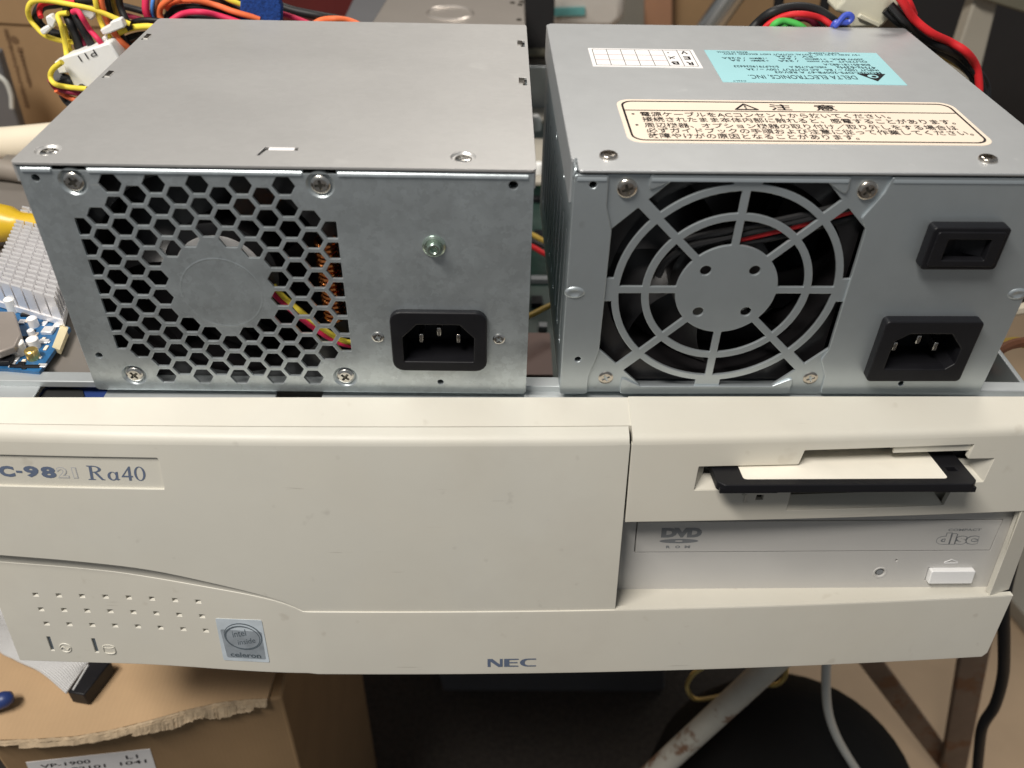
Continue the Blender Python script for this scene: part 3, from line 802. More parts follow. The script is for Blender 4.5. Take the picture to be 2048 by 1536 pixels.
# ============================================================ COMPUTER
U = Vector((.99991545, .00768819, .0104871)); V = Vector((-.01167396, .17551438, .98440765)); N = Vector((.00572768, -.98444685, .17558929))
O = Vector((141.148, -20.796, -3.0)); KC = 1.5862e-4; U0 = -9.09
def curv(u): return -KC * ((u - U0) ** 2 - U0 ** 2)
def BT(p, dn=0): return O + U * p[0] + V * p[1] + N * (p[2] + curv(p[0]) + dn)
def BF(p): return O + U * p[0] + V * p[1] + N * p[2]
PC = thing('desktop_computer', 'cream desktop computer with its cover off, disk drives at the right of its front', 'computer', (140, 200, -114))
US = [x for x in range(-192, 200, 7)]
def slab(outs, n0, t, bev, T, m, name, parent, ang=30, extra=None):
    vs, fs = fill(outs, t, bev, 2)
    vs, fs = cutgrid([(x, y, z + n0) for x, y, z in vs], fs, US)
    b = MB(); b.add(vs, fs, T)
    if extra: extra(b)
    return b.build(name, m, parent, ang=ang, world=True)
def rear(u):
    A = Vector((-30.49, -5.48, 1.0)); B_ = Vector((327.65, .24, 1.0)); t = (u + 171.6) / 358.1
    return A + (B_ - A) * t
def ledge(b, u0, u1, f0, f1, drop=0.0, lip=True):
    """strip from the front face round the crease to a fraction f1 of the top ledge"""
    n = max(2, int((u1 - u0) / 7)); rows = []
    for i in range(n + 1):
        u = u0 + (u1 - u0) * i / n
        cr = BT((u, 0, 0)); rr = rear(u); d = (rr - cr)
        dn = d.normalized(); pr = []
        if lip:
            a = BT((u, -2.6, 0)); c2 = cr + dn * 2.6
            for k in range(6):
                t = k / 5; pr.append(a * (1 - t) ** 2 + cr * 2 * t * (1 - t) + c2 * t * t)
        else: pr.append(cr + d * f0)
        pr.append(cr + d * f1)
        dd = Vector((0, 0, -drop)); pr = [q + dd for q in pr]
        back = [pr[-1] + Vector((0, .3, -3)), (BT((u, -2.6, -3)) if lip else pr[0] + Vector((0, 0, -3)))]
        rows.append(pr + back)
    m = len(rows[0]); vs = [q for r_ in rows for q in r_]
    fs = [[i * m + k, i * m + (k + 1) % m, (i + 1) * m + (k + 1) % m, (i + 1) * m + k] for i in range(n) for k in range(m)]
    fs += [list(range(m)), [n * m + k for k in range(m)]]
    b.add(vs, fs)
# curve where the door ends and the lower panel begins
CV = [(-193, -51.4), (-183, -52.0), (-155.6, -53.9), (-128.6, -57.4), (-102.1, -64.5), (-86.0, -69.9), (-78.2, -73.6), (-75.6, -75.4), (-74.6, -76.6)]
CVs = [tuple(p[:2]) for p in spline([(a, b_, 0) for a, b_ in CV], 5)]
def curve_v(u):
    for (a, va), (c_, vc) in zip(CVs, CVs[1:]):
        if a <= u <= c_: return va + (vc - va) * (u - a) / max(c_ - a, 1e-6)
    return -76.6
def sm(t): t = max(0, min(1, t)); return t * t * (3 - 2 * t)
def Dn(u): return 3.4 * sm((-76 - u) / 75.0) if u < -76 else -.5 * sm((u + 76) / 3)
def cove_w(u): return 1.2 + 5.6 * sm((-76 - u) / 60.0)
# --- lower panel
vents = [[(-177.6 + 9.0 * i + .25 * j - .9, -75.2 - 7.4 * j), (-177.6 + 9.0 * i + .25 * j + 1.7, -75.2 - 7.4 * j), (-177.6 + 9.0 * i + .25 * j + 1.7, -73.0 - 7.4 * j), (-177.6 + 9.0 * i + .25 * j - .9, -73.0 - 7.4 * j)] for i in range(8) for j in range(3)]
leds = [[(-178.9, -103.7), (-176.9, -103.7), (-176.9, -95.6), (-178.9, -95.6)], [(-161.1, -104), (-159.1, -104), (-159.1, -95.9), (-161.1, -95.9)]]
low = [(-192.6, -109.2), (196.2, -109.0), (197.8, -107), (199.6, -77.0), (-74.4, -76.9)]
low += [(u, v - cove_w(u)) for u, v in CVs[::-1] if u < -76]
low[0] = (-192.6, -109.2)
b = MB()
vs, fs = fill([low] + vents + leds, 2.6, .35, 2)
vs, fs = cutgrid(vs, fs, [x for x in range(-192, -60, 4)] + [x for x in range(-60, 200, 8)])
b.add(vs, fs, lambda p: BT(p, -Dn(p[0])))
us = [-193 + 2.5 * i for i in range(48)]
vv = []; ff = []; K = 8
for u in us:
    vc = curve_v(u); w = cove_w(u); d = Dn(u)
    for k in range(K + 1):
        t = k / K
        vv.append(BT((u, vc + .2 - (w + .5) * t, -.2 - (d - .0) * (1 - (1 - t) ** 2.4))))
for i in range(len(us) - 1):
    for k in range(K): a = i * (K + 1) + k; ff.append([a, a + 1, a + K + 2, a + K + 1])
b.add(vv, ff)
bezel_low = b.build('lower_panel', M['creamlow'], PC, ang=28, world=True)
b = MB()
for i in range(8):
    for j in range(3):
        u = -177.6 + 9.0 * i + .25 * j; v = -74.1 - 7.4 * j
        T = lambda p: BT(p, -Dn(p[0]))
        b.add([(u - .2, v - 1.1, -.3), (u + 1.7, v - 1.1, -.3), (u + 1.7, v + .2, -1.5), (u + .5, v + .1, -1.5), (u + 1.7, v - 1.1, -2.4), (u - .2, v - 1.1, -2.4)], [(0, 1, 2, 3), (0, 1, 4, 5)], T)
b.build('vent_ramps', M['creamlow'], bezel_low, world=True, smooth=False)
b = MB(); b.box(-193, -80, -105, -58, -6, -5.4, lambda p: BT(p)); b.build('vent_shade', M['inner'], PC, world=True)  # black sheet behind the vents, shade of the holes put into colour
for l_ in leds:
    b = MB(); b.box(l_[0][0] - .2, l_[1][0] + .2, l_[0][1] - .2, l_[2][1] + .2, -2.4, -.7, lambda p: BT(p, -Dn(p[0])))
    b.build('indicator_lens', mat('smoked_lens', (.10, .12, .14), .3), PC, world=True)
# embossed power and drive symbols
b = MB()
def PT(u, v): return lambda p: BT((u + p[0], v + p[1], p[2]), -Dn(u))
b.ring([(1.9, 0), (2.15, .3), (2.35, .3), (2.55, 0)], 24, PT(-172.3, -101.6))
b.tube([(-174.2, -102.0, .15), (-173.1, -100.9, .2), (-171.6, -102.4, .2), (-170.5, -101.2, .15)], .3, 6, 3, T=lambda p: BT(p, -Dn(p[0])))
b.ring([(1.9, 0), (2.05, .25), (2.25, .25), (2.4, 0)], 24, lambda p: BT((-154.8 + p[0], -100.2 + p[1] * .4, p[2]), -Dn(-154.8)))
b.tube([(-157.0, -100.2, .1), (-157.0, -103.2, .15), (-154.8, -104.0, .15), (-152.6, -103.2, .15), (-152.6, -100.2, .1)], .3, 6, 3, T=lambda p: BT(p, -Dn(p[0])))
b.build('embossed_symbols', M['creamlow'], bezel_low, world=True)
# NEC lettering (own wide letterforms)
def wide_nec():
    out = []
    x = -4.9; z0 = -105.3; z1 = -101.0
    out.append([(x, z0), (x + 1.15, z0), (x + 1.15, z1 - 1.4), (x + 4.1, z0), (x + 5.9, z0), (x + 5.9, z1), (x + 4.8, z1), (x + 4.8, z0 + 1.3), (x + 1.9, z1), (x, z1)])
    x = 1.6; h = (z1 - z0)
    out.append([(x, z0), (x + 5.6, z0), (x + 5.6, z0 + .55), (x + 2.0, z0 + .7), (x + 2.0, z0 + h * .44), (x + 5.2, z0 + h * .44), (x + 5.2, z0 + h * .58), (x + 2.0, z0 + h * .58), (x + 2.0, z1 - .7), (x + 5.6, z1 - .55), (x + 5.6, z1), (x, z1)])
    cx_, cz_ = 10.9, (z0 + z1) / 2
    o_ = [(cx_ + 3.1 * math.cos(t), cz_ + h / 2 * math.sin(t)) for t in [PI / 2 + PI * i / 14 for i in range(15)]]
    i_ = [(cx_ + .3 + 1.6 * math.cos(t), cz_ + (h / 2 - .6) * math.sin(t)) for t in [1.5 * PI - PI * i / 14 for i in range(15)]]
    out.append(o_ + [(14.1, z0), (14.1, z0 + .6)] + i_ + [(14.1, z1 - .6), (14.1, z1)])
    return out
def bprint(name, bits, m, parent, n=.06, low_=True, T=None):
    b = MB()
    for i, (vs, fs) in enumerate(bits):
        vs, fs = cutgrid(vs, fs, [])
        b.add([(p[0], p[1], p[2] + n + (i % 3) * .004) for p in vs], fs, T or (lambda p: BT(p, -Dn(p[0]) if low_ else 0)))
    return b.build(name, m, parent, world=True, smooth=False)
bprint('maker_lettering', [fill([q], 0.0) for q in wide_nec()], M['print'], bezel_low, .16)
# --- door
npl = [(-181, -21.2), (-116.4, -21.2), (-116.2, -20.4), (-116.0, -8.3), (-116.6, -7.7), (-181, -7.7)]
door = [(-193, -2.5)] + CVs + [(43.3, -76.7), (43.6, -76.2), (43.9, -2.5)]
def dx(b): ledge(b, -193, 43.8, 0, .29)
dr = slab([door, npl], 0, 2.2, .22, BT, M['creamdoor'], 'door_panel', PC, extra=dx)
vs, fs = fill([[(-181.5, -21.6), (-115.6, -21.6), (-115.4, -7.3), (-181.5, -7.3)]], .4, 0)
vs, fs = cutgrid(vs, fs, US)
b = MB(); b.add([(x, y, z - .9) for x, y, z in vs], fs, BT); nameplate = b.build('nameplate', M['creamdoor'], dr, world=True)
# model lettering
bits = []
bits.append(text('C', 5.4, 4.6, x=-170.6, y=-15.2, bold=.55)); bits.append(text('P', 5.0, 4.6, x=-176.6, y=-15.2, bold=.55))
bits.append(bar(-167.3, -15.2, -165.2, -15.3, .9)); bits.append(text('9', 5.2, 4.8, x=-161.9, y=-15.1, bold=.5)); bits.append(text('8', 5.2, 4.8, x=-156.0, y=-15.2, bold=.5))
bprint('model_lettering', bits, M['print'], nameplate, -.80, False)
bits = [text('2', 3.9, 4.6, x=-151.0, y=-15.2, bold=.5), text('1', 1.7, 4.6, x=-146.8, y=-15.2, bold=.5)]
bprint('outline_lettering', bits, M['printlt'], nameplate, -.80, False)
bits = [text('2', 3.3, 4.0, x=-151.0, y=-15.2, bold=.05), text('1', 1.1, 4.0, x=-146.8, y=-15.2, bold=.0)]
bprint('outline_fill', bits, M['creamdoor'], nameplate, -.77, False)
def ell(x, y, a, c_, n=28): return [(x + a * math.cos(2 * PI * i / n), y + c_ * math.sin(2 * PI * i / n)) for i in range(n)]
def serifRa40():
    k = .22
    def sk(p): return (p[0] + (p[1] + 18) * k * 0.35, p[1])
    z0 = -18.0; out = []
    x = -142.6
    out.append([[(x, z0), (x + 2.6, z0), (x + 2.6, z0 + .3), (x + 1.8, z0 + .45), (x + 1.8, z0 + 5.5), (x + 2.6, z0 + 5.65), (x + 2.6, z0 + 5.95), (x, z0 + 5.95), (x, z0 + 5.65), (x + .8, z0 + 5.5), (x + .8, z0 + .45), (x, z0 + .3)]])
    o_ = [(x + 1.9 + 3.0 * math.cos(t), z0 + 4.5 + 1.45 * math.sin(t)) for t in [-PI / 2 + PI * i / 12 for i in range(13)]]
    i_ = [(x + 1.9 + 2.0 * math.cos(t), z0 + 4.5 + 1.1 * math.sin(t)) for t in [PI / 2 - PI * i / 12 for i in range(13)]]
    out.append([o_ + i_])
    out.append([[(x + 2.3, z0 + 3.1), (x + 3.4, z0 + 3.1), (x + 5.3, z0 + .4), (x + 5.9, z0 + .25), (x + 5.9, z0), (x + 4.6, z0)]])
    x = -135.6
    out.append([ell(x + 1.6, z0 + 1.75, 1.75, 1.85), ell(x + 1.75, z0 + 1.8, .95, 1.5)])
    out.append([[(x + 2.6, z0 + .3), (x + 3.3, z0), (x + 4.1, z0 + .4), (x + 4.0, z0 + .65), (x + 3.5, z0 + .5), (x + 3.6, z0 + 3.7), (x + 2.8, z0 + 3.4)]])
    x = -130.9
    out.append([[(x, z0 + 1.55), (x + 2.9, z0 + 5.9), (x + 3.4, z0 + 5.9), (x + 3.4, z0 + 2.0), (x + 4.0, z0 + 2.0), (x + 4.0, z0 + 1.4), (x + 3.4, z0 + 1.4), (x + 3.4, z0), (x + 2.5, z0), (x + 2.5, z0 + 1.4), (x, z0 + 1.4)], [(x + .8, z0 + 2.0), (x + 2.5, z0 + 2.0), (x + 2.5, z0 + 4.6)]])
    x = -124.4
    out.append([ell(x, z0 + 2.95, 1.95, 3.0), ell(x, z0 + 2.95, 1.15, 2.65)])
    return [[[sk(p) for p in l_] for l_ in o2] for o2 in out]
bprint('series_lettering', [fill(q, 0.0) for q in serifRa40()], M['print'], nameplate, -.80, False)
# silver processor sticker
st = [(-109.0, -104.0), (-90.6, -103.8), (-90.8, -81.6), (-108.8, -82.0)]
b = MB(); vs, fs = fill([roundp(st, .7)], .15, 0); b.add([(x, y, z + .2) for x, y, z in vs], fs, lambda p: BT(p, -Dn(p[0]))); stk = b.build('processor_sticker', M['silver'], PC, world=True)
bprint('dark_panel', [fill([roundp([(-107.2, -102.3), (-91.8, -102.3), (-91.6, -87.6), (-107.8, -87.4)], .8)], 0.0)], M['silverdk'], stk, .22)
bits = [fill([ell(-99.6, -91.2, 7.0, 6.2), ell(-99.4, -91.2, 6.5, 5.6)], 0.0), fill([ell(-99.2, -90.6, 7.5, 7.0), ell(-99.4, -90.7, 7.2, 6.6)], 0.0), text('celeron', 12.2, 2.5, x=-99.6, y=-100.4, bold=.25),
        text('inside', 7.5, 2.6, x=-98.4, y=-93.0, shear=.3, rot=.25), text('intel', 6.2, 3.2, x=-100.6, y=-89.0, shear=.3, rot=.25)]
bprint('sticker_lettering', bits, mat('sticker_relief', (.30, .37, .43), .25, .7, .2, 300), stk, .26)
# --- floppy section with ledge
hole = [(67.8, -22.0), (102.6, -22.0), (102.2, -31.8), (160.5, -31.8), (162.5, -22.0), (172.8, -22.0), (174.2, -11.6), (164.2, -11.4), (163.4, -8.6), (137.2, -8.6), (133.4, -5.6), (104.6, -5.8), (103.4, -11.6), (68.4, -11.6)]
flop = [(45.0, -35.0), (198.8, -35.6), (199.4, -2.5), (44.9, -2.5)]
led = [(90.2, -26.8), (93.4, -26.8), (93.5, -24.2), (90.5, -24.2)]
shal = None
def fx(b):
    ledge(b, 44.9, 199.4, 0, 1.0)
    ledge(b, -193, 44.9, .325, 1.0, .4, lip=False)
    # sloping walls of the finger recess and of the slot
    b.add([(102.4, -31.7, -.3), (160.4, -31.7, -.3), (158.0, -28.6, -5.5), (105.0, -28.6, -5.5), (160.4, -31.7, -5.6), (102.4, -31.7, -5.6)], [(0, 1, 2, 3), (0, 1, 4, 5), (5, 4, 2, 3)], BT)
    b.add([(102.4, -31.7, -.3), (105.0, -28.6, -5.5), (105.6, -22, -5.5), (102.7, -22.1, -.3)], [(0, 1, 2, 3)], BT)
    b.add([(67.9, -21.9, -.3), (102.6, -21.9, -.3), (102.6, -18.4, -5.5), (72.0, -18.4, -5.5)], [(0, 1, 2, 3)], BT)
    b.add([(67.9, -21.9, -.3), (72.0, -18.4, -5.5), (72.0, -11.7, -5.5), (68.4, -11.7, -.3)], [(0, 1, 2, 3)], BT)
    b.add([(172.7, -21.9, -.3), (162.5, -21.9, -.3), (163.5, -18.0, -5.5), (169.0, -18.0, -5.5)], [(0, 1, 2, 3)], BT)
    b.add([(172.7, -21.9, -.3), (169.0, -18.0, -5.5), (166.0, -11.7, -5.5), (174.1, -11.7, -.3)], [(0, 1, 2, 3)], BT)
    # shallow step right of the raised notch
    b.box(137, 165.2, -8.8, -5.2, -2.2, -1.2, BT)
    b.box(45, 198, -34.9, -33.9, -9.0, -1.0, BT)
# the shallow step is cut as part of the opening
hole2 = [(137.2, -8.4), (134.0, -5.6), (165.6, -5.2), (163.6, -8.4)]
hole = [(67.8, -22.0), (102.6, -22.0), (102.2, -31.8), (160.5, -31.8), (162.5, -22.0), (172.8, -22.0), (174.2, -11.6), (164.2, -11.4), (165.2, -5.4), (104.6, -5.8), (103.4, -11.6), (68.4, -11.6)]
fb = slab([flop, roundp(hole, .5, 2), led], 0, 2.2, .25, BT, M['cream'], 'drive_surround', PC, extra=fx)
b = MB()
vs, fs = fill([[(60, -36), (180, -36), (180, -3), (60, -3)], [(74.6, -15.8), (170.4, -15.8), (170.4, -10.6), (139, -10.6), (136, -8.3), (104.5, -8.3), (103.6, -10.9), (74.6, -10.9)]], 1, .15)
b.add([(x, y, z - 10.5) for x, y, z in vs], fs, BF)
b.build('floppy_drive', M['cream'], PC, world=True)
b = MB(); b.box(70, 175, -19, -6, -30, -13, BF); b.build('floppy_slot_shade', M['inner'], PC, world=True)  # dark block behind the opening, shade of its depth put into the colour
b = MB(); b.box(89.6, 94, -27.4, -23.8, -3.2, -2.6, BT); b.build('activity_window', M['blackgloss'], PC, world=True)
b = MB(); b.tube([(85.6, -24.2, .1), (86.6, -24.0, .2), (86.5, -27.2, .15)], .35, 6, 2, T=BT); b.cyl((87.2, -27.6, -.1), (87.2, -27.6, .25), .5, T=BT); b.build('embossed_mark', M['cream'], fb, world=True)
b = MB(); b.box(136.5, 152.5, -24.6, -21.4, -10.4, -7.6, BF); b.build('eject_button', M['cream'], PC, world=True, bevel=.4)
b = MB(); b.box(132.5, 133.8, -24.4, -23.2, -10.2, -9.0, BF); b.build('drive_lamp', mat('dark_amber_lens', (.10, .04, .01), .3), PC, world=True)
# side column and bay walls
b = MB()
vs, fs = fill([[(190.6, -76.2), (199.6, -76.2), (199.0, -35.4), (191.6, -35.4)]], 3, .2)
b.add(vs, fs, lambda p: BT((p[0], p[1], p[2] - 2.6 * max(0, (p[0] - 190.6) / 9))))
vv = []; ff = []; n = 30
for i in range(n + 1):
    u = 43.2 + (198.2 - 43.2) * i / n; f_ = BT((u, -77.2, -1.0)); k_ = BF((min(u, 194.5), -77.0, -15))
    vv += [f_, k_, k_ - V * 2, f_ - V * 2]
for i in range(n):
    for k in range(4): ff.append([i * 4 + k, i * 4 + (k + 1) % 4, (i + 1) * 4 + (k + 1) % 4, (i + 1) * 4 + k])
b.add(vv, ff)
c0_ = [BT((190.8, v, -.4)) for v in (-77.1, -35.2)]; c1_ = [BF((193.9, v, -14)) for v in (-77.1, -35.2)]; c2_ = [BF((197, v, -14)) for v in (-77.1, -35.2)]; c3_ = [BT((193, v, -2.2)) for v in (-77.1, -35.2)]
b.add(c0_ + c1_ + c2_ + c3_, [(0, 1, 3, 2), (2, 3, 5, 4), (4, 5, 7, 6), (6, 7, 1, 0), (0, 2, 4, 6), (1, 3, 5, 7)])
b.build('bay_frame', M['cream'], PC, world=True)
# thin lip line in front of the sill
b = MB()
n = 24; vv = []; ff = []
for i in range(n + 1):
    u = 43.6 + (199.2 - 43.6) * i / n
    for p in ((-77.2, .5), (-76.5, .35), (-76.4, -1.6), (-77.6, -1.6)): vv.append(BT((u, p[0], p[1])))
for i in range(n):
    for k in range(4): ff.append([i * 4 + k, i * 4 + (k + 1) % 4, (i + 1) * 4 + (k + 1) % 4, (i + 1) * 4 + k])
b.add(vv, ff); b.build('sill_lip', M['cream'], PC, world=True)
# --- DVD drive
b = MB()
vs, fs = fill([[(44.9, -77.0), (192.6, -77.0), (193.6, -35.2), (44.9, -35.2)], [(51.0, -58.9), (188.9, -58.9), (189.7, -43.6), (51.0, -43.6)], circ(148.2, -69.4, 2.0, 20), circ(153.4, -63.4, .7, 12), rrect(166.6, 184.6, -73.9, -66.9, .3)], 1.4, .2, 2)
b.add([(x, y, z - 12) for x, y, z in vs], fs, BF)
b.box(46, 192, -76, -36, -60, -13.6, BF)
dv = b.build('dvd_drive', M['dvd'], PC, world=True)
b = MB(); vs, fs = fill([[(51.8, -58.1), (188.1, -58.1), (188.9, -44.3), (51.8, -44.3)]], 1.2, .3, 2); b.add([(x, y, z - 11.7) for x, y, z in vs], fs, BF)
tray = b.build('disc_tray', M['dvd'], dv, world=True)
b = MB(); vs, fs = fill([rrect(167.6, 184.2, -73.3, -67.6, .4)], 3.2, .4, 2); b.add([(x, y, z - 9.9) for x, y, z in vs], fs, BF); b.build('eject_button', M['dvdbtn'], dv, world=True)
b = MB(); b.cyl((148.2, -69.4, -13), (148.2, -69.4, -12.3), 1.3, T=BF); b.build('headphone_jack', M['greyprint'], dv, world=True)
b = MB(); b.ring([(2.0, -12.2), (2.05, -11.85), (2.6, -11.8), (2.9, -12.1)], 24, lambda p: BF((148.2 + p[0], -69.4 + p[1], p[2]))); b.build('jack_rim', M['dvd'], dv, world=True)
def TB(n): return lambda p: BF((p[0], p[1], n + p[2]))
bits = [text('D', 6.0, 4.6, x=63.8, y=-49.0, shear=.0, bold=.75), text('V', 6.4, 4.6, x=68.6, y=-49.0, bold=.7), text('D', 5.6, 4.6, x=73.4, y=-49.0, bold=.75),
        fill([ell(67.8, -53.0, 7.4, 1.05), ell(67.8, -53.0, 1.5, .35)], 0.0), text('R', 1.7, 1.3, x=64.0, y=-55.8, bold=.5), text('O', 1.9, 1.3, x=67.6, y=-55.8, bold=.5), text('M', 2.1, 1.3, x=71.3, y=-55.8, bold=.5)]
bprint('dvd_logo', bits, M['greyprint'], tray, .06, False, T=TB(-11.7))
bits = [text('disc', 16.4, 5.8, x=174.4, y=-52.6, bold=.75), text('COMPACT', 12.6, 1.1, x=176.0, y=-48.4, bold=.2)]
bprint('compact_disc_logo', bits, M['greyprint'], tray, .06, False, T=TB(-11.7))
bits = [text('disc', 16.0, 5.3, x=174.4, y=-52.6, bold=.30)]
bprint('logo_fill', bits, M['dvd'], tray, .09, False, T=TB(-11.7))
b = MB(); b.tube([(172.2, -64.4, -11.9), (174.8, -63.0, -11.8), (177.6, -64.4, -11.9)], .16, 6, 1, T=BF); b.tube([(172.2, -64.8, -11.9), (177.6, -64.8, -11.9)], .16, 6, 1, T=BF); b.build('eject_mark', M['dvdbtn'], dv, world=True)
# --- chassis
b = MB()
b.box(-56, 345, 4.6, 10.2, -3.0, -.2); b.box(-56, 345, 8.6, 9.6, -100, -2)
b.box(-56, -22, -6, 4.9, -3.4, -2.6); b.box(2, 62, -4, 4.9, -3.4, -2.6); b.box(78, 345, -4, 4.9, -3.4, -2.6)
b.box(-56, 345, 10, 400, -112, -108); b.box(343, 345, 10, 400, -108, -12); b.box(-56, 345, 398, 400, -108, -20)
b.box(-50, 335, -16, 8, -112, -108)
b.build('chassis', M['chassis'], PC, world=True, bevel=.5)
b = MB(); b.box(-50, 340, 12, 396, -104, -102); mo = b.build('motherboard', M['pcbg'], PC, world=True)
b = MB(); p = at(1072, 720, z=-95); b.box(p.x - 14, p.x + 8, p.y - 22, p.y + 16, -102, -88); b.build('slot_connector', mat('brown_socket', (.16, .08, .06), .5), mo, world=True)
for (px, py, w, h, z, m) in ((1078, 155, 30, 60, -50, 'beige'), (1075, 228, 30, 12, -50, 'beige'), (1078, 318, 22, 34, -50, 'beige'), (1078, 85, 34, 26, -30, 'olive')):
    p = at(px, py, z=z); b = MB(); b.box(p.x - w / 2, p.x + w / 2, p.y - h, p.y + h, z - 3, z); b.build('drive_bracket', M[m], PC, world=True, bevel=.6)
for (px, py) in ((1070, 242), (1076, 338)):
    p = at(px, py, z=-48); b = MB(); b.lathe([(0, 5), (3, 4.2), (4.4, 2), (4.6, 0), (4.6, -6)], 16, lambda q, p=p: p + q); b.build('standoff', M['nylon'], PC, world=True)
for (px, py, w, h) in ((1076, 395, 9, 6), (1078, 470, 6, 14), (1080, 556, 12, 5), (1074, 600, 7, 9), (1086, 650, 5, 5), (1076, 675, 10, 4)):
    p = at(px, py, z=-99); b = MB(); b.box(p.x - w / 2, p.x + w / 2, p.y - h / 2, p.y + h / 2, -102, -98.5); b.build('chip', M['black'] if h > 5 else M['greyprint'], mo, world=True, bevel=.3)
for m, pts in (('w_dyl', [(1030, 455), (1066, 470), (1088, 482), (1120, 495)]), ('w_red', [(1030, 480), (1066, 494), (1090, 508), (1120, 520)]), ('w_dyl', [(1040, 640), (1066, 628), (1098, 612), (1120, 608)]), ('w_blk', [(1030, 470), (1066, 483), (1120, 508)]), ('w_grn', [(1050, 345), (1070, 360), (1085, 372), (1110, 380)]), ('w_dyl', [(1050, 339), (1070, 354), (1086, 366), (1110, 372)])):
    b = MB(); b.tube([at(x, y, z=-70) for x, y in pts], 1.6, 8); b.build('wire', M[m], PC, world=True)
# blue latch and shelf at left inside the chassis
b = MB()
lp = [at(x, y, z=-6) for x, y in ((70, 795), (92, 762), (100, 728), (130, 706), (160, 700), (190, 716), (230, 760), (240, 800), (150, 812))]
b.prism([q.xy[:] for q in lp], -30, -6); b.build('blue_latch', M['bluep'], PC, world=True, bevel=1.5)
b = MB(); b.prism([at(x, y, z=-5.4).xy[:] for x, y in ((72, 800), (95, 778), (130, 774), (165, 780), (170, 800))], -5.9, -5.4); b.build('latch_opening_shade', M['inner'], PC, world=True)  # dark patch painted as the shade in the gap above the latch
b = MB(); b.box(-120, 20, 11, 210, -26, -3); b.build('drive_cage', mat('warm_grey_sheet', (.20, .18, .16), .5, .3), PC, world=True, bevel=.6)
# right side pieces inside the case
b = MB(); p = at(2040, 700, z=-30); b.box(p.x - 16, p.x + 60, 14, 44, -33, -30); b.build('side_bracket', mat('pinkish_beige_plate', (.48, .38, .31), .55), PC, world=True, bevel=.6)
b = MB(); b.tube([at(1958, 748, z=-22), at(1992, 706, z=-20), at(2020, 690, z=-20), at(2048, 684, z=-20)], 2.2, 8); b.build('wire', M['w_brn'], PC, world=True)
b = MB(); b.tube([at(2000, 690, z=-35), at(2030, 684, z=-35), at(2070, 690, z=-35)], 2.4, 8); b.build('wire', M['w_dyl'], PC, world=True)
b = MB(); b.tube([at(2020, 622, z=-35), at(2045, 618, z=-35), at(2080, 610, z=-35)], 3, 8); b.build('wire', M['pipe'], PC, world=True)

# ============================================================ DISKETTE in the slot
DK = thing('floppy_disk', 'black floppy disk with blank cream label sticking out of the drive slot', 'diskette', BF((117.6, -12.4, 8)))
TD = lambda p: BF((117.6 + p[0], -12.6 + p[2], 8.6 + p[1]))     # p[1]: + towards the viewer
b = MB()
vs, fs = fill([roundp([(-44, -90), (44, -90), (44, -2.2), (42.0, 0), (-42, 0), (-44, -2.2)], 1.2, 3), [(36.8, -10.5), (40.8, -10.5), (40.8, -7.2), (36.8, -7.2)]], 3.3, .35, 2)
b.add(vs, fs, TD)
b.box(-43.6, -24, -.9, .25, -3.4, -1.5, TD); b.box(30, 43.6, -.9, .25, -3.4, -1.5, TD)
dk = b.build('shell', M['black'], DK, world=True)
b = MB(); vs, fs = fill([roundp([(-35, -60), (35, -60), (35, -3.0), (-35, -3.0)], 1.4, 4)], .12, 0); b.add([(x, y, z + .12) for x, y, z in vs], fs, TD)
b.build('blank_label', mat('cream_disk_label', (.84, .80, .70), .5), DK, world=True)

# ============================================================ GRAPHICS CARD at left
GC = thing('circuit_card', 'blue circuit card with white finned heatsink lying at the left edge of the computer', 'circuit board', at(60, 680, z=2))
z0 = 1.0
b = MB(); b.prism([at(x, y, z=z0).xy[:] for x, y in ((-60, 560), (105, 640), (140, 655), (78, 744), (-20, 735), (-120, 700))], z0 - 1.6, z0)
b.build('board', M['pcbb'], GC, world=True)
hs = [at(x, y, z=z0 + 3) for x, y in ((-6, 603), (126, 642), (165, 470), (60, 450))]
b = MB(); b.prism([q.xy[:] for q in hs], z0 + .5, z0 + 3); 
A_, B_, C_, D_ = [Vector((q.x, q.y, 0)) for q in hs]
for i in range(20):
    t0 = (i + .2) / 20; t1 = (i + .62) / 20
    for j in range(6):
        s0 = (j + .05) / 6; s1 = (j + .9) / 6
        def q_(s_, t): return (A_ * (1 - s_) + B_ * s_) * (1 - t) + (D_ * (1 - s_) + C_ * s_) * t
        pts = [q_(s0, t0), q_(s1, t0), q_(s1, t1), q_(s0, t1)]
        b.prism([p_.xy[:] for p_ in pts], z0 + 3, z0 + 13)
b.build('heatsink', M['alu'], GC, world=True)
def capac(px, py, r, h, m, top=True):
    p = at(px, py, z=z0); b = MB(); r *= .82; b.lathe([(r, 0), (r, h - .4), (r - .5, h), (0, h)], 20, lambda q, p=p: p + q); b.build('capacitor', m, GC, world=True)
for px, py, r, h, m in ((69, 652, 2.2, 4, 'labelwhite'), (65, 672, 1.5, 3, 'labelwhite'), (70, 694, 2.6, 4, 'labelwhite'), (40, 706, 3.2, 5, 'labelwhite'), (68, 716, 2.8, 4, 'gold'), (28, 622, 2.6, 6, 'nylon')):
    capac(px, py, r, h, M[m])
for px, py, w, h, z in ((98, 664, 4, 4, 1.4), (60, 630, 6, 3, 1.0), (10, 726, 6, 4, 2.2), (88, 684, 3.5, 2.5, .6), (55, 734, 9, 1.6, .6), (20, 660, 3, 5, .8), (85, 732, 3, 2, .5)):
    p = at(px, py, z=z0); b = MB(); b.box(p.x - w / 2, p.x + w / 2, p.y - h / 2, p.y + h / 2, z0, z0 + z); b.build('chip', M['alu'] if w < 5 else M['black'], GC, world=True, bevel=.15)
rnd = random.Random(21)
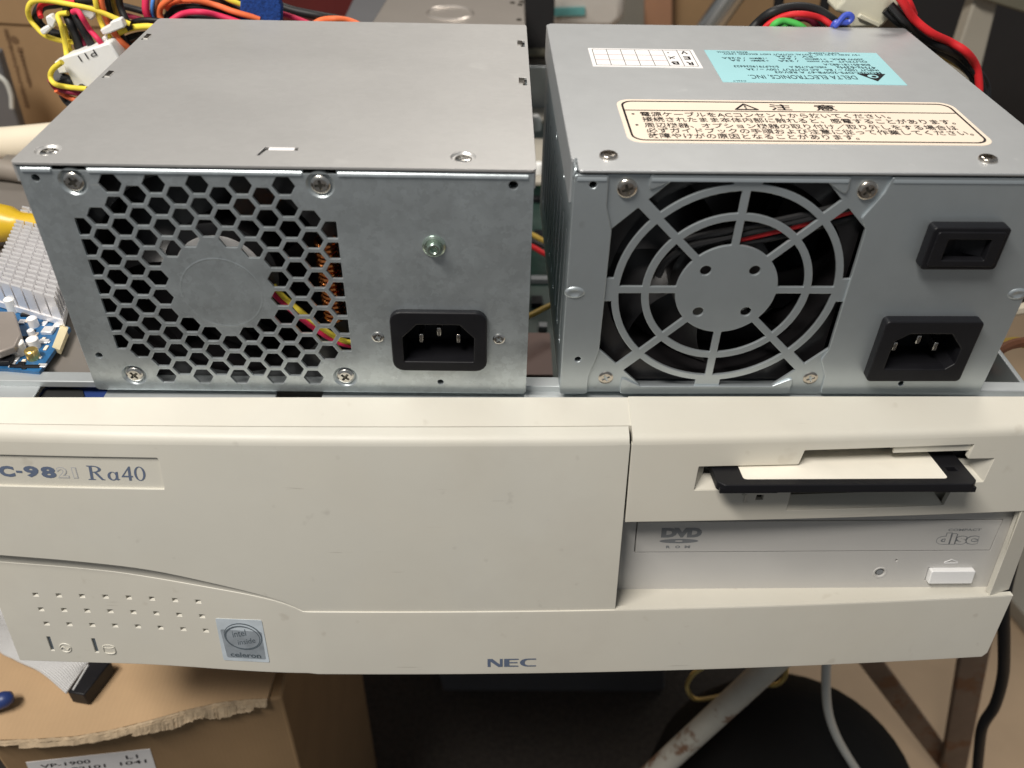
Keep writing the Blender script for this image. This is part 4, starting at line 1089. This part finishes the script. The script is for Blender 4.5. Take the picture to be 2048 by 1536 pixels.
for k in range(60):
    px = rnd.uniform(2, 118); py = rnd.uniform(628, 738)
    if px > 118 - (py - 650) * .5 or (px < 44 and py < 700): continue
    p = at(px, py, z=z0); w = rnd.choice((.7, .9, 1.3, 1.8)); h = rnd.choice((.6, .8, 1.2)); t_ = rnd.uniform(.3, .7)
    if rnd.random() < .5: w, h = h, w
    b = MB(); b.box(p.x - w, p.x + w, p.y - h, p.y + h, z0, z0 + t_); b.build('chip', rnd.choice((M['alu'], M['black'], M['labelcream'], M['alu'])), GC, world=True, bevel=.1)
b = MB(); b.prism([at(x, y, z=z0 + .2).xy[:] for x, y in ((104, 694), (119, 700), (137, 655), (122, 648))], z0 - 1.8, z0 + .2)
b.build('gold_edge_contacts', mat('pale_gold_fingers', (.90, .78, .50), .3, .5), GC, world=True)
b = MB(); b.prism([at(x, y, z=z0 + 6).xy[:] for x, y in ((-40, 622), (28, 622), (42, 668), (30, 692), (-5, 705), (-60, 690))], z0 + 3, z0 + 6); b.build('metal_cover', mat('taupe_cover', (.32, .28, .25), .45, .4), GC, world=True, bevel=.6)

# ============================================================ THINGS BEHIND, LEFT
yl = thing('screwdriver', 'yellow screwdriver handle at the left edge behind the heatsink', 'tool', at(20, 445, y=95))
b = MB(); c0 = at(-80, 440, y=105); c1 = at(34, 447, y=100); c2 = at(46, 450, y=99); c3 = at(130, 455, y=95)
d = (c3 - c0).normalized(); q = d.to_track_quat('Z', 'Y').to_matrix()
L0 = (c1 - c0).length; L1 = (c2 - c0).length; L3 = (c3 - c0).length
b.lathe([(0, 0), (8, .5), (9, 3), (8.6, L0 * .6), (7.6, L0 - 3), (5.6, L0 + 1), (5.0, L1 + 1), (5.2, L3), (0, L3)], 24, lambda p: c0 + q @ p)
b.build('handle', M['yellowtool'], yl, world=True, ang=60)
b = MB(); b.cyl(c3, c3 + d * 60, 3, seg=16); b.build('shaft', M['chrome'], yl, world=True)
b = MB(); b.tube([at(-260, 318, y=215), at(-40, 294, y=210), at(80, 284, y=205), at(420, 250, y=200)], 6.6 * 1.4, 24)
tag(b.build('metal_tube', M['pipe']), 'cream painted tube behind the left power supply', 'tube')
b = MB(); b.box(-420, -62, 150, 175, -115, -10); tag(b.build('wooden_board', M['wood'], bevel=1), 'tan wooden board standing left of the computer below the cream tube', 'board')
b = MB(); p0 = at(-60, 330, y=170); p1 = at(60, 350, y=165); b.tube([p0, p1, at(160, 400, y=160)], 5, 16)
tag(b.build('grey_cylinder', mat('brown_grey_cylinder', (.22, .19, .16), .6)), 'brown-grey hose under the cream tube at the left edge', 'cylinder')  # bent brown-grey cylinder below the cream tube
b = MB(); pA = at(-30, 475, z=-40); b.box(pA.x - 60, pA.x + 70, pA.y - 40, pA.y + 50, -113, -40); tag(b.build('grey_case', mat('taupe_case', (.16, .14, .12), .6), bevel=2), 'dark taupe case under the yellow screwdriver handle', 'case')

def vbox(name, polypx, y, depth, m, label, cat, bevel=1.5):
    """box whose front outline stands on the plane y, its real thickness behind it"""
    P = [at(px, py, y=y) for px, py in polypx]
    b = MB(); b.prism([(p.x, p.z) for p in P], 0, depth, lambda p: Vector((p[0], y + p[2], p[1])))
    o = b.build(name, m, bevel=bevel); 
    if label: tag(o, label, cat)
    return o, P
BX = thing('cardboard_box', 'brown cardboard box with faded printing behind the wires at the top left', 'box', at(120, 300, y=430))
P = [at(px, py, y=430) for px, py in ((-60, -60), (330, -60), (330, 420), (95, 420), (-10, 100), (-60, 60))]
b = MB(); b.prism([(p.x, p.z) for p in P], 0, 220, lambda p: Vector((p[0], 430 + p[2], p[1]))); cb = b.build('carton', M['card'], BX, world=True, bevel=2)
b = MB(); P = [at(px, py, y=428) for px, py in ((-90, -60), (330, -60), (330, 50), (120, 54), (60, 49), (-60, 42))]; b.prism([(p.x, p.z) for p in P], 0, 1.5, lambda p: Vector((p[0], 428 + p[2], p[1]))); b.build('flap', M['card'], BX, world=True)
b = MB()
rnd = random.Random(5)
def patch(px, py, w, h, ang=0):
    c = at(px, py, y=429.6); ca, sa = math.cos(ang), math.sin(ang)
    b.add([(c.x + a * ca - d_ * sa, 429.6, c.z + a * sa + d_ * ca) for a, d_ in ((-w / 2, -h / 2), (w / 2, -h / 2), (w / 2, h / 2), (-w / 2, h / 2))], [(0, 1, 2, 3)])
for k in range(20):
    t = k / 19; patch(12 + 42 * t, 62 + 150 * t, 2.0 + rnd.random() * 1.5, 1.6 + rnd.random() * 1.5, 1.1)
for k in range(9):
    t = k / 8; patch(40 + 20 * t, 100 + 70 * t, 4.2, 1.8 + rnd.random() * 2, 1.25)
c = at(29, 80, y=429.6); b.add([(c.x + 3 * math.cos(2 * PI * i / 12), 429.6, c.z + 3 * math.sin(2 * PI * i / 12)) for i in range(12)], [list(range(12))])
b.build('faded_printing', M['cardink'], cb, world=True, smooth=False)
vbox('monitor', ((-80, 95), (-6, 105), (14, 170), (42, 262), (50, 300), (-80, 300)), 380, 10, M['greybox'], 'dark grey equipment case at the left edge in front of the printed box', 'equipment')
b = MB(); b.tube([at(-5, 150, y=376), at(12, 165, y=376), at(22, 190, y=376), at(24, 216, y=376)], 1.6, 8); tag(b.build('white_cord', M['cordwhite']), 'short white cord on the dark case at the left edge', 'cord')

# hard disk on a black box
vbox('equipment_box', ((1030, -60), (1112, -60), (1106, 120), (1030, 120)), 470, 80, M['darkbox'], 'black upright box behind the gap between the power supplies', 'equipment')
HD = thing('hard_disk', 'silver hard disk drive with round pressed lid behind the left power supply', 'hard disk', at(900, 60, z=35))
zz = 36; c = [at(x, y, z=zz) for x, y in ((737, 52), (1052, 56), (1048, -40), (795, -40))]
b = MB(); b.prism([q.xy[:] for q in (c[0] + Vector((0, -6, 0)), c[1] + Vector((0, -6, 0)), c[2], c[3])], zz - 22, zz); b.build('drive_body', M['hdd'], HD, world=True, bevel=1.5)
ce = at(900, 26, z=zz); ex = (at(947, 26, z=zz) - at(853, 26, z=zz)).length / 2
b = MB(); b.ring([(ex * .84, -.8), (ex * .90, .2), (ex * .97, .9), (ex * 1.05, .1), (ex * 1.05, -.8)], 48, lambda p: ce + p); b.build('pressed_ring', M['hdd'], HD, world=True)
for px, py in ((1025, 6), (1043, 4), (1040, 10), (1038, 40)):
    p = at(px, py, z=zz + .1); b = MB(); b.cyl(p, p + Vector((0, 0, .5)), 1.6, seg=12); b.build('lid_screw', M['darksteel'], HD, world=True)
c_ = at(900, 60, z=13); b = MB(); b.box(c_.x - 75, c_.x + 45, c_.y - 30, c_.y + 160, -114, 13.5); tag(b.build('support_box', M['greybox'], bevel=2), 'grey box under the silver hard disk', 'box')

# velcro strap
b = MB(); P = [at(x, y, y=165) for x, y in ((483, -40), (545, -40), (566, 10), (564, 60), (482, 60))]
b.prism([(p.x, p.z) for p in P], 0, 5, lambda p: Vector((p[0], 162 + p[2] + 1.2 * math.sin(p[0] * .5), p[1]))); tag(b.build('velcro_strap', M['bluev'], bevel=.8), 'blue velcro strap round the wires behind the left power supply', 'strap')
vbox('red_box', ((520, -60), (718, -60), (714, 60), (520, 60)), 520, 120, M['maroon'], 'dark red box behind the velcro strap', 'box')
vbox('bottle', ((1106, -50), (1250, -50), (1250, 40), (1225, 62), (1106, 62)), 620, 60, M['milky'], 'milky plastic tub with teal band behind the right power supply', 'tub', 8)
b = MB(); P = [at(x, y, y=618.5) for x, y in ((1108, 16), (1170, 14), (1170, 30), (1108, 32))]; b.prism([(p.x, p.z) for p in P], 0, 3, lambda p: Vector((p[0], 617 + p[2], p[1])))
bo = b.build('teal_band', M['teal']); bo.parent = bpy.data.objects['bottle']
vbox('partition', ((1200, -80), (1330, -80), (1330, 80), (1200, 80)), 800, 30, mat('grey_green_panel', (.22, .21, .18), .7), 'grey-green panel between the tub and the brown cardboard', 'panel')
vbox('cardboard_sheet', ((1290, -90), (1345, -90), (1345, 90), (1290, 90)), 700, 8, mat('reddish_board', (.36, .19, .11), .8, 0, .06), 'reddish brown board left of the steel tube, its left strip', 'board')
vbox('cardboard_backdrop', ((1352, -90), (1830, -90), (1830, 120), (1352, 120)), 720, 40, M['card'], 'large brown cardboard sheet behind the steel tube', 'cardboard')
b = MB(); b.cyl(at(1500, -60, y=560), at(1395, 90, y=560), 11, seg=24); tag(b.build('steel_tube', M['chrome']), 'slanting satin steel tube behind the right power supply', 'tube')
# dark right hand side
vbox('black_backdrop', ((1800, -150), (2350, -150), (2350, 620), (1800, 620)), 640, 120, M['darkbox'], 'black cabinet filling the background at the right', 'backdrop')  # flat black slab added to stand for the dark background
vbox('beige_post', ((1952, -10), (1998, -2), (1938, 240), (1870, 240)), 430, 14, M['beige'], 'beige metal post behind the red and black wires', 'post')
vbox('olive_panel', ((1790, -150), (2350, -150), (2350, 60), (2048, 26), (1960, -2)), 420, 10, M['olive'], 'olive grey panel in the top right corner', 'panel')
# brown chair frame bits behind wires
for (x0, y0, x1, y1) in ((1560, -20, 1552, 20), (1655, -20, 1640, 20)):
    b = MB(); b.cyl(at(x0, y0, y=400), at(x1, y1 + 40, y=400), 3.4, seg=12); o = b.build('black_rod', M['w_blk']); tag(o, 'thin black rod in front of the brown cardboard, ' + ('nearer the steel tube' if x0 < 1600 else 'nearer the off-white connector'), 'rod')

# ============================================================ WIRES OF THE LEFT SUPPLY
def wires(parent, items, y, r=1.3, k=1.0):
    for it in items:
        m, pts = it[0], it[1]; rr = it[2] if len(it) > 2 else r; yy = it[3] if len(it) > 3 else y
        n = len(pts)
        b = MB(); b.tube([at(px, py, y=yy + 1.5 * math.sin(i * 1.7 + px * .05)) for i, (px, py) in enumerate(pts)], rr * k, 10, 6)
        b.build('wire', M[m], parent, world=True, ang=60)
wires(L, [
 ('w_yel', [(260, 48), (190, 20), (140, 9), (95, 1), (66, 3), (56, 18), (60, 38), (74, 56), (92, 72), (125, 82), (150, 84)]),
 ('w_blk', [(190, 0), (150, 2), (115, 7), (85, 12), (74, 30), (78, 48), (96, 62), (125, 72), (150, 76)], 2.4, 154),
 ('w_red', [(150, 4), (104, 4), (84, 9), (79, 22), (82, 34)], 1.4, 151),
 ('w_yel', [(136, 26), (120, 28), (116, 34), (122, 50), (128, 75), (132, 100), (134, 116)], 1.3, 146),
 ('w_yel', [(128, 50), (134, 75), (142, 108)], 1.3, 150),
 ('w_blk', [(136, 10), (134, 28), (142, 50), (152, 75), (160, 104)], 2.3, 149),
 ('w_blk', [(148, 22), (158, 45), (172, 70), (186, 96)], 2.2, 148),
 ('w_mar', [(150, 60), (165, 80), (172, 98)], 1.3, 152),
 ('w_pnk', [(145, 24), (156, 23), (166, 38), (180, 60), (196, 78), (206, 92)], 1.4, 145),
 ('w_yel', [(188, -25), (192, 8), (202, 45), (222, 78), (256, 112), (290, 140)], 1.35, 150),
 ('w_org', [(201, -25), (204, 10), (216, 45), (238, 78), (270, 106), (300, 130)], 1.5, 151),
 ('w_blk', [(212, -25), (217, 10), (230, 48), (250, 80), (280, 106)], 1.5, 154),
 ('w_dyl', [(222, -25), (228, 10), (236, 36), (242, 50)], 1.3, 156),
 ('w_blk', [(236, -25), (240, 10), (252, 40), (262, 60)], 1.8, 153),
 ('w_blk', [(150, -2), (200, 4), (245, 12), (290, 24), (340, 40)], 1.8, 165),
 ('w_mar', [(200, 20), (250, 30), (285, 40), (310, 50)], 1.4, 166),
 ('w_pnk', [(294, -25), (291, 8), (294, 30), (312, 60)], 1.9, 160),
 ('w_blu', [(312, -22), (305, 8), (306, 34), (320, 60)], 1.0, 161),
 ('w_brn', [(322, -22), (313, 8), (313, 34), (330, 60)], 1.3, 162),
 ('w_org', [(352, -10), (332, 4), (320, 18), (322, 38), (340, 60)], 1.6, 160),
 ('w_org', [(330, 18), (345, 4), (385, 0), (430, 10), (470, 24), (520, 38)], 1.6, 163),
 ('w_org', [(345, 26), (365, 10), (410, 14), (450, 26), (500, 44)], 1.3, 168),
 ('w_blk', [(334, 34), (350, 18), (390, 14), (440, 24), (500, 42)], 1.9, 165),
 ('w_pnk', [(336, 46), (365, 28), (400, 24), (440, 32), (500, 52)], 1.6, 158),
 ('w_blk', [(340, 48), (390, 32), (450, 38), (520, 60)], 1.6, 162),
 ('w_yel', [(430, -15), (460, 0), (490, 12), (530, 26)], 1.4, 164),
 ('w_blk', [(380, -6), (430, -2), (480, 20), (520, 34)], 2.0, 168),
 ('w_yel', [(236, 66), (262, 56), (300, 53), (340, 60)], 1.6, 152),
 ('w_blk', [(246, 60), (270, 44), (300, 40), (350, 46)], 1.5, 157),
 ('w_blk', [(240, 84), (268, 72), (300, 68), (345, 72)], 1.6, 155),
 ('w_brn', [(246, 90), (268, 82), (290, 80), (330, 84)], 1.3, 158),
 ('w_yel', [(124, 124), (106, 138), (101, 154), (110, 168), (135, 174), (175, 178)], 1.35, 138),
 ('w_mar', [(100, 160), (112, 176), (138, 184), (180, 190)], 1.4, 141),
 ('w_org', [(112, 180), (132, 192), (150, 200), (180, 212)], 1.4, 142),
 ('w_blk', [(124, 190), (134, 204), (150, 216), (180, 226)], 1.8, 144),
 ('w_blk', [(114, 150), (122, 156), (140, 164), (160, 170)], 3.2, 145),
 ('w_pnk', [(560, 26), (590, 36), (625, 50), (660, 64)], 1.5, 175),
 ('w_blk', [(555, 10), (590, 22), (640, 32), (690, 42), (740, 60)], 2.4, 185),
 ('w_org', [(615, 58), (640, 42), (668, 38), (700, 42), (735, 58)], 1.8, 180),
], 150, k=.82)
def prismpx(parent, name, poly, y, dep, m, bevel=.6):
    P = [at(a, c_, y=y) for a, c_ in poly]
    b = MB(); b.prism([(p.x, p.z) for p in P], 0, dep, lambda p: Vector((p[0], y + p[2], p[1])))
    return b.build(name, m, parent, world=True, bevel=bevel)
mx = prismpx(L, 'connector', [(119, 117), (216, 85), (222, 90), (240, 118), (240, 150), (200, 205), (157, 193), (132, 140)], 141.5, 9, M['nylon'], .8)
prismpx(mx, 'latch', [(108, 124), (124, 120), (136, 146), (118, 148)], 143, 6, M['nylon'], .5)
c = at(165, 176, y=141.3); b = MB(); b.ring([(0.01, 0), (1.8, 0), (1.8, .6), (.01, .6)], 16, lambda p: Vector((c.x + p[0], 141.4 - p[2], c.z + p[1]))); b.build('key_hole_shade', M['darksteel'], mx, world=True)  # dark disc on the face, shade of a hole put into its colour
pc = at(175, 111, y=141.3); vs, fs = text('P11', 8.2, 2.6, rot=PI + .36, bold=-.05)
b = MB(); b.add(vs, fs, lambda p: Vector((pc.x + p[0], 141.2, pc.z + p[1]))); b.build('printed_mark', M['ink'], mx, world=True, smooth=False)
for poly, y in (([(78, 60), (100, 48), (106, 54), (90, 70), (84, 70)], 146), ([(90, 34), (100, 30), (112, 42), (106, 58), (94, 50)], 145), ([(199, 60), (218, 50), (220, 44), (240, 37), (250, 55), (222, 66), (206, 71)], 146), ([(152, 20), (182, 18), (190, 32), (182, 42), (168, 32)], 155), ([(202, 76), (212, 70), (214, 82), (206, 84)], 147)):
    prismpx(L, 'cable_tie', poly, y, 4, M['nylon'], .6)

# wires of the right supply
wires(Rp, [
 ('w_blk', [(1490, 75), (1515, 46), (1545, 24), (1590, 14), (1632, 20), (1664, 40), (1690, 60)], 2.3, 150),
 ('w_blk', [(1500, 80), (1525, 50), (1555, 30), (1592, 20), (1630, 26), (1655, 44), (1680, 70)], 1.6, 153),
 ('w_red', [(1515, 72), (1538, 48), (1568, 32), (1604, 28), (1640, 36), (1664, 52), (1685, 70)], 1.5, 147),
 ('w_mar', [(1570, 60), (1592, 38), (1620, 40), (1640, 60)], 1.6, 152),
 ('w_grn', [(1535, 70), (1550, 48), (1570, 42), (1600, 52), (1620, 70)], 1.7, 146),
 ('w_grn', [(1545, 66), (1566, 50), (1590, 56), (1604, 70)], 1.7, 148),
 ('w_red', [(1780, -30), (1806, 4), (1828, 38), (1862, 66), (1900, 84), (1932, 104), (1952, 132), (1958, 166), (1958, 200)], 1.9, 143),
 ('w_red', [(1800, -20), (1818, 6), (1828, 30)], 1.7, 147),
 ('w_blk', [(1780, 10), (1806, 38), (1840, 70), (1880, 92), (1920, 112), (1950, 142), (1964, 176), (1966, 210)], 2.0, 146),
 ('w_blk', [(1770, 20), (1800, 48), (1836, 76), (1876, 100), (1914, 122), (1944, 152), (1956, 190)], 1.9, 149),
 ('w_blk', [(1940, 140), (1962, 148), (1974, 170), (1976, 200)], 1.5, 150),
 ('w_dyl', [(1840, 90), (1900, 120), (1940, 150), (1955, 190)], 1.5, 153),
], 148, k=.88)
prismpx(Rp, 'connector', [(1686, -30), (1684, 2), (1668, 22), (1690, 30), (1702, 42), (1700, 58), (1764, 56), (1784, 34), (1806, 4), (1806, -30)], 152, 14, M['nylonold'], 1.5)
prismpx(Rp, 'connector_rib', [(1722, 28), (1762, 48), (1758, 56), (1716, 36)], 150.5, 3, M['nylonold'], .4)
b = MB(); b.tube([at(1664, 56, y=144), at(1670, 46, y=143), at(1682, 44, y=143), at(1696, 44, y=143), at(1704, 36, y=143), at(1698, 29, y=143), at(1688, 32, y=143), at(1676, 46, y=142), at(1668, 54, y=142)], 1.2, 8)
b.build('twist_tie', mat('blue_twist_tie', (.05, .09, .50), .35), Rp, world=True)

# ============================================================ BELOW THE COMPUTER
zt2 = -200
CB = thing('cardboard_box', 'tan cardboard box with torn edge and white address label at the bottom left', 'box', at(250, 1500, z=-260))
edge = [(-40, 1480), (60, 1478), (150, 1472), (220, 1460), (300, 1440), (370, 1420), (440, 1404), (500, 1398), (535, 1396)]
topp = [at(x, y, z=zt2) for x, y in edge]
farr = [at(560, 1300, z=zt2), at(-120, 1200, z=zt2)]
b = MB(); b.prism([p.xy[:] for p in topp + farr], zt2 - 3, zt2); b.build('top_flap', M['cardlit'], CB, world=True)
b = MB(); A1 = topp[0] + Vector((0, 2, 0)); A2 = topp[-1] + Vector((6, 2, 0))
front = [A1, A2, A2 + Vector((0, 160, 0)), A1 + Vector((0, 160, 0))]
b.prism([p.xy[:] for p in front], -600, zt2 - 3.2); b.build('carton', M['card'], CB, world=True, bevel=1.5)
rnd = random.Random(11)
b = MB()                                       # torn layers hanging along the edge
for layer, (off, hang, a0, a1) in enumerate(((.2, .9, 0, 1), (-.8, 1.0, 0, 1), (-1.7, 1.6, .1, 1), (-2.4, 5.0, .45, .9))):
    n = 90; vs = []; fs = []
    for i in range(n + 1):
        t = a0 + (a1 - a0) * i / n; k = t * (len(topp) - 1); j = min(int(k), len(topp) - 2); p = topp[j].lerp(topp[j + 1], k - j)
        env = math.sin(PI * (i / n)) ** .5 if layer == 3 else 1
        jit = rnd.uniform(-.5, .5); h = hang * env * (.55 + .75 * noise.noise((i * .09, layer * 3.1, 0)) + .45 * noise.noise((i * .33, layer * 1.7, 5)) + rnd.random() * .15)
        vs += [p + Vector((0, -.4 - layer * .7 + jit * .5, -.2 + off * .3 + rnd.uniform(0, .5))), p + Vector((0, -1.6 - layer * .8 + jit, -h * .5 + off)), p + Vector((rnd.uniform(-.4, .4), -.6 - layer * 1.4 + jit * .5, -h + off))]
    for i in range(n):
        for q in range(2): a = i * 3 + q; fs.append([a, a + 1, a + 4, a + 3])
    b.add(vs, fs)
tornedge = b.build('torn_edge', M['cardtorn'], CB, world=True, smooth=False)
so = tornedge.modifiers.new('thick', 'SOLIDIFY'); so.thickness = .0007
# printed label on the front
dfr = (A2 - A1); dfr.z = 0; dfr.normalize(); nrm = Vector((dfr.y, -dfr.x, 0))
def onfront(px, py):
    r_ = ray(px, py); t = (A1 - CPOS).dot(nrm) / r_.dot(nrm); return CPOS + r_ * t
cl = [onfront(52, 1524), onfront(300, 1497), onfront(345, 1640), onfront(110, 1670)]
b = MB(); b.add([p + nrm * .3 for p in cl] + [p + nrm * .05 for p in cl], [(0, 1, 2, 3), (4, 5, 6, 7), (0, 1, 5, 4), (1, 2, 6, 5), (2, 3, 7, 6), (3, 0, 4, 7)]); al = b.build('address_label', M['labelwhite'], CB, world=True)
ux = (cl[1] - cl[0]).normalized(); uz = (cl[3] - cl[0]).normalized() * -1
b = MB(); wdt = (cl[1] - cl[0]).length
for s_, xo, yo, w_, h_ in (('VP-1900', .30, -5.2, .40, 3.4), ('L1', .84, -5.4, .10, 3.4), ('5A92101', .40, -11.0, .42, 3.4), ('1041', .84, -11.0, .22, 3.4)):
    vs, fs = text(s_, w_ * wdt, h_, bold=.1)
    b.add(vs, fs, lambda p, xo=xo, yo=yo: cl[0] + ux * (xo * wdt + p[0]) + uz * (yo + p[1]) + nrm * .4)
b.build('label_lettering', M['ink'], al, world=True, smooth=False)
# ribbon cable and its connector on the box
RC = thing('ribbon_cable', 'grey ribbon cable ending in a black connector on the tan cardboard box', 'ribbon cable', at(150, 1380, z=-196))
b = MB()
rows = [((-40, 1180), (10, 1215)), ((-10, 1290), (60, 1265)), ((28, 1320), (130, 1300)), ((80, 1345), (178, 1318)), ((132, 1388), (172, 1330))]
Pl = spline([at(*r_[0], z=-193 + i * -.6) for i, r_ in enumerate(rows)], 8); Pr = spline([at(*r_[1], z=-190 + i * -1.2) for i, r_ in enumerate(rows)], 8)
K = 17; vs = []; fs = []
for i in range(len(Pl)):
    for k in range(K * 4 + 1):
        t = k / (K * 4); p = Pl[i].lerp(Pr[i], t); vs.append(p + Vector((0, 0, .9 * abs(math.sin(PI * k / 4)))))
for i in range(len(Pl) - 1):
    for k in range(K * 4): a = i * (K * 4 + 1) + k; fs.append([a, a + 1, a + K * 4 + 2, a + K * 4 + 1])
b.add(vs, fs); rb = b.build('flat_cable', M['ribbon'], RC, world=True, ang=80); so = rb.modifiers.new('thick', 'SOLIDIFY'); so.thickness = .0006
b = MB(); cp = [at(x, y, z=-190) for x, y in ((134, 1384), (168, 1390), (222, 1322), (185, 1316))]
b.prism([q.xy[:] for q in cp], -199, -190); cn = b.build('connector', M['black'], RC, world=True, bevel=.6)
b = MB(); q0 = at(146, 1380, z=-189.8); q1 = at(176, 1330, z=-189.8); b.tube([q0, q1], .5, 6); b.build('grey_stripe', M['ribbon'], cn, world=True)
b = MB(); b.lathe([(0, 7), (2.8, 6), (4, 3), (4, -3), (3.8, -40), (0, -40)], 20, lambda p: at(-2, 1403, z=-193) + Euler((0, 1.35, .3)).to_matrix() @ p); tag(b.build('tool_handle', M['bluep'], ang=60), 'dark blue rounded tool end on the cardboard box at the left edge', 'tool')
# brass wire hook, bin, cords, dim box
b = MB()
b.tube([at(x, y, y=yy) for x, y, yy in ((1405, 1335, 60), (1385, 1350, 60), (1374, 1372, 60), (1382, 1392, 62), (1400, 1399, 66), (1440, 1392, 92), (1490, 1376, 100), (1530, 1371, 66), (1556, 1368, 60), (1570, 1352, 60), (1574, 1328, 60))], 1.5, 10)
tag(b.build('wire_hook', M['brass']), 'brass wire loop round the rusty table leg', 'hook')
b = MB(); cc = at(1612, 1520, z=-380); mbin = mat('matt_black_bin', (.006, .006, .006), .7, spec=.15)
b.lathe([(0, 0), (50, -2), (80, -18), (100, -60), (108, -130), (98, -220), (84, -238), (0, -238)], 40, lambda p: cc + p)
tag(b.build('waste_bin', mbin, ang=60), 'round black bin on the floor behind the rusty leg', 'bin')
b = MB(); b.tube([at(x, y, y=40) for x, y in ((1655, 1300), (1652, 1360), (1656, 1420), (1672, 1470), (1700, 1520), (1740, 1580))], 2.6, 12); tag(b.build('hanging_cable', M['cordwhite'], ang=60), 'thicker white cord hanging below the computer in front of the black bin', 'cord', 'white cords below the computer')
b = MB(); b.tube([at(x, y, y=110) for x, y in ((1500, 1340), (1492, 1400), (1490, 1450), (1496, 1500), (1506, 1580))], 2.2, 12); tag(b.build('hanging_cable', mat('grey_cord', (.25, .25, .24), .5), ang=60), 'thin grey cord left of the black bin', 'cord', 'white cords below the computer')
b = MB(); b.tube([at(x, y, y=yy) for x, y, yy in ((2025, 1120, 70), (2008, 1200, 50), (2008, 1280, 45), (2006, 1350, 45), (1990, 1410, 45), (1966, 1450, 45), (1958, 1500, 45), (1952, 1580, 45))], 3.2, 14); tag(b.build('hanging_cable', M['w_blk'], ang=60), 'thick black cord hanging at the right of the computer', 'cord')
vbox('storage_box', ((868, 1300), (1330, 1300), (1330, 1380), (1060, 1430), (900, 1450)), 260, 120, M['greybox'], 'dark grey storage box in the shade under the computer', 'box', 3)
b = MB(); p = at(2048, 1170, z=-616); b.prism([at(x, y, z=-600).xy[:] for x, y in ((2015, 1190), (2110, 1300), (2200, 1150), (2060, 1000))], -619, -600); tag(b.build('floor_board', M['beige'], bevel=1), 'beige flat board on the floor at the right edge', 'board')

# plain collection of unused data is removed; every object rests in the scene collection
for o in list(bpy.data.objects):
    if o.type == 'MESH' and len(o.data.polygons) == 0: print('EMPTY MESH', o.name)
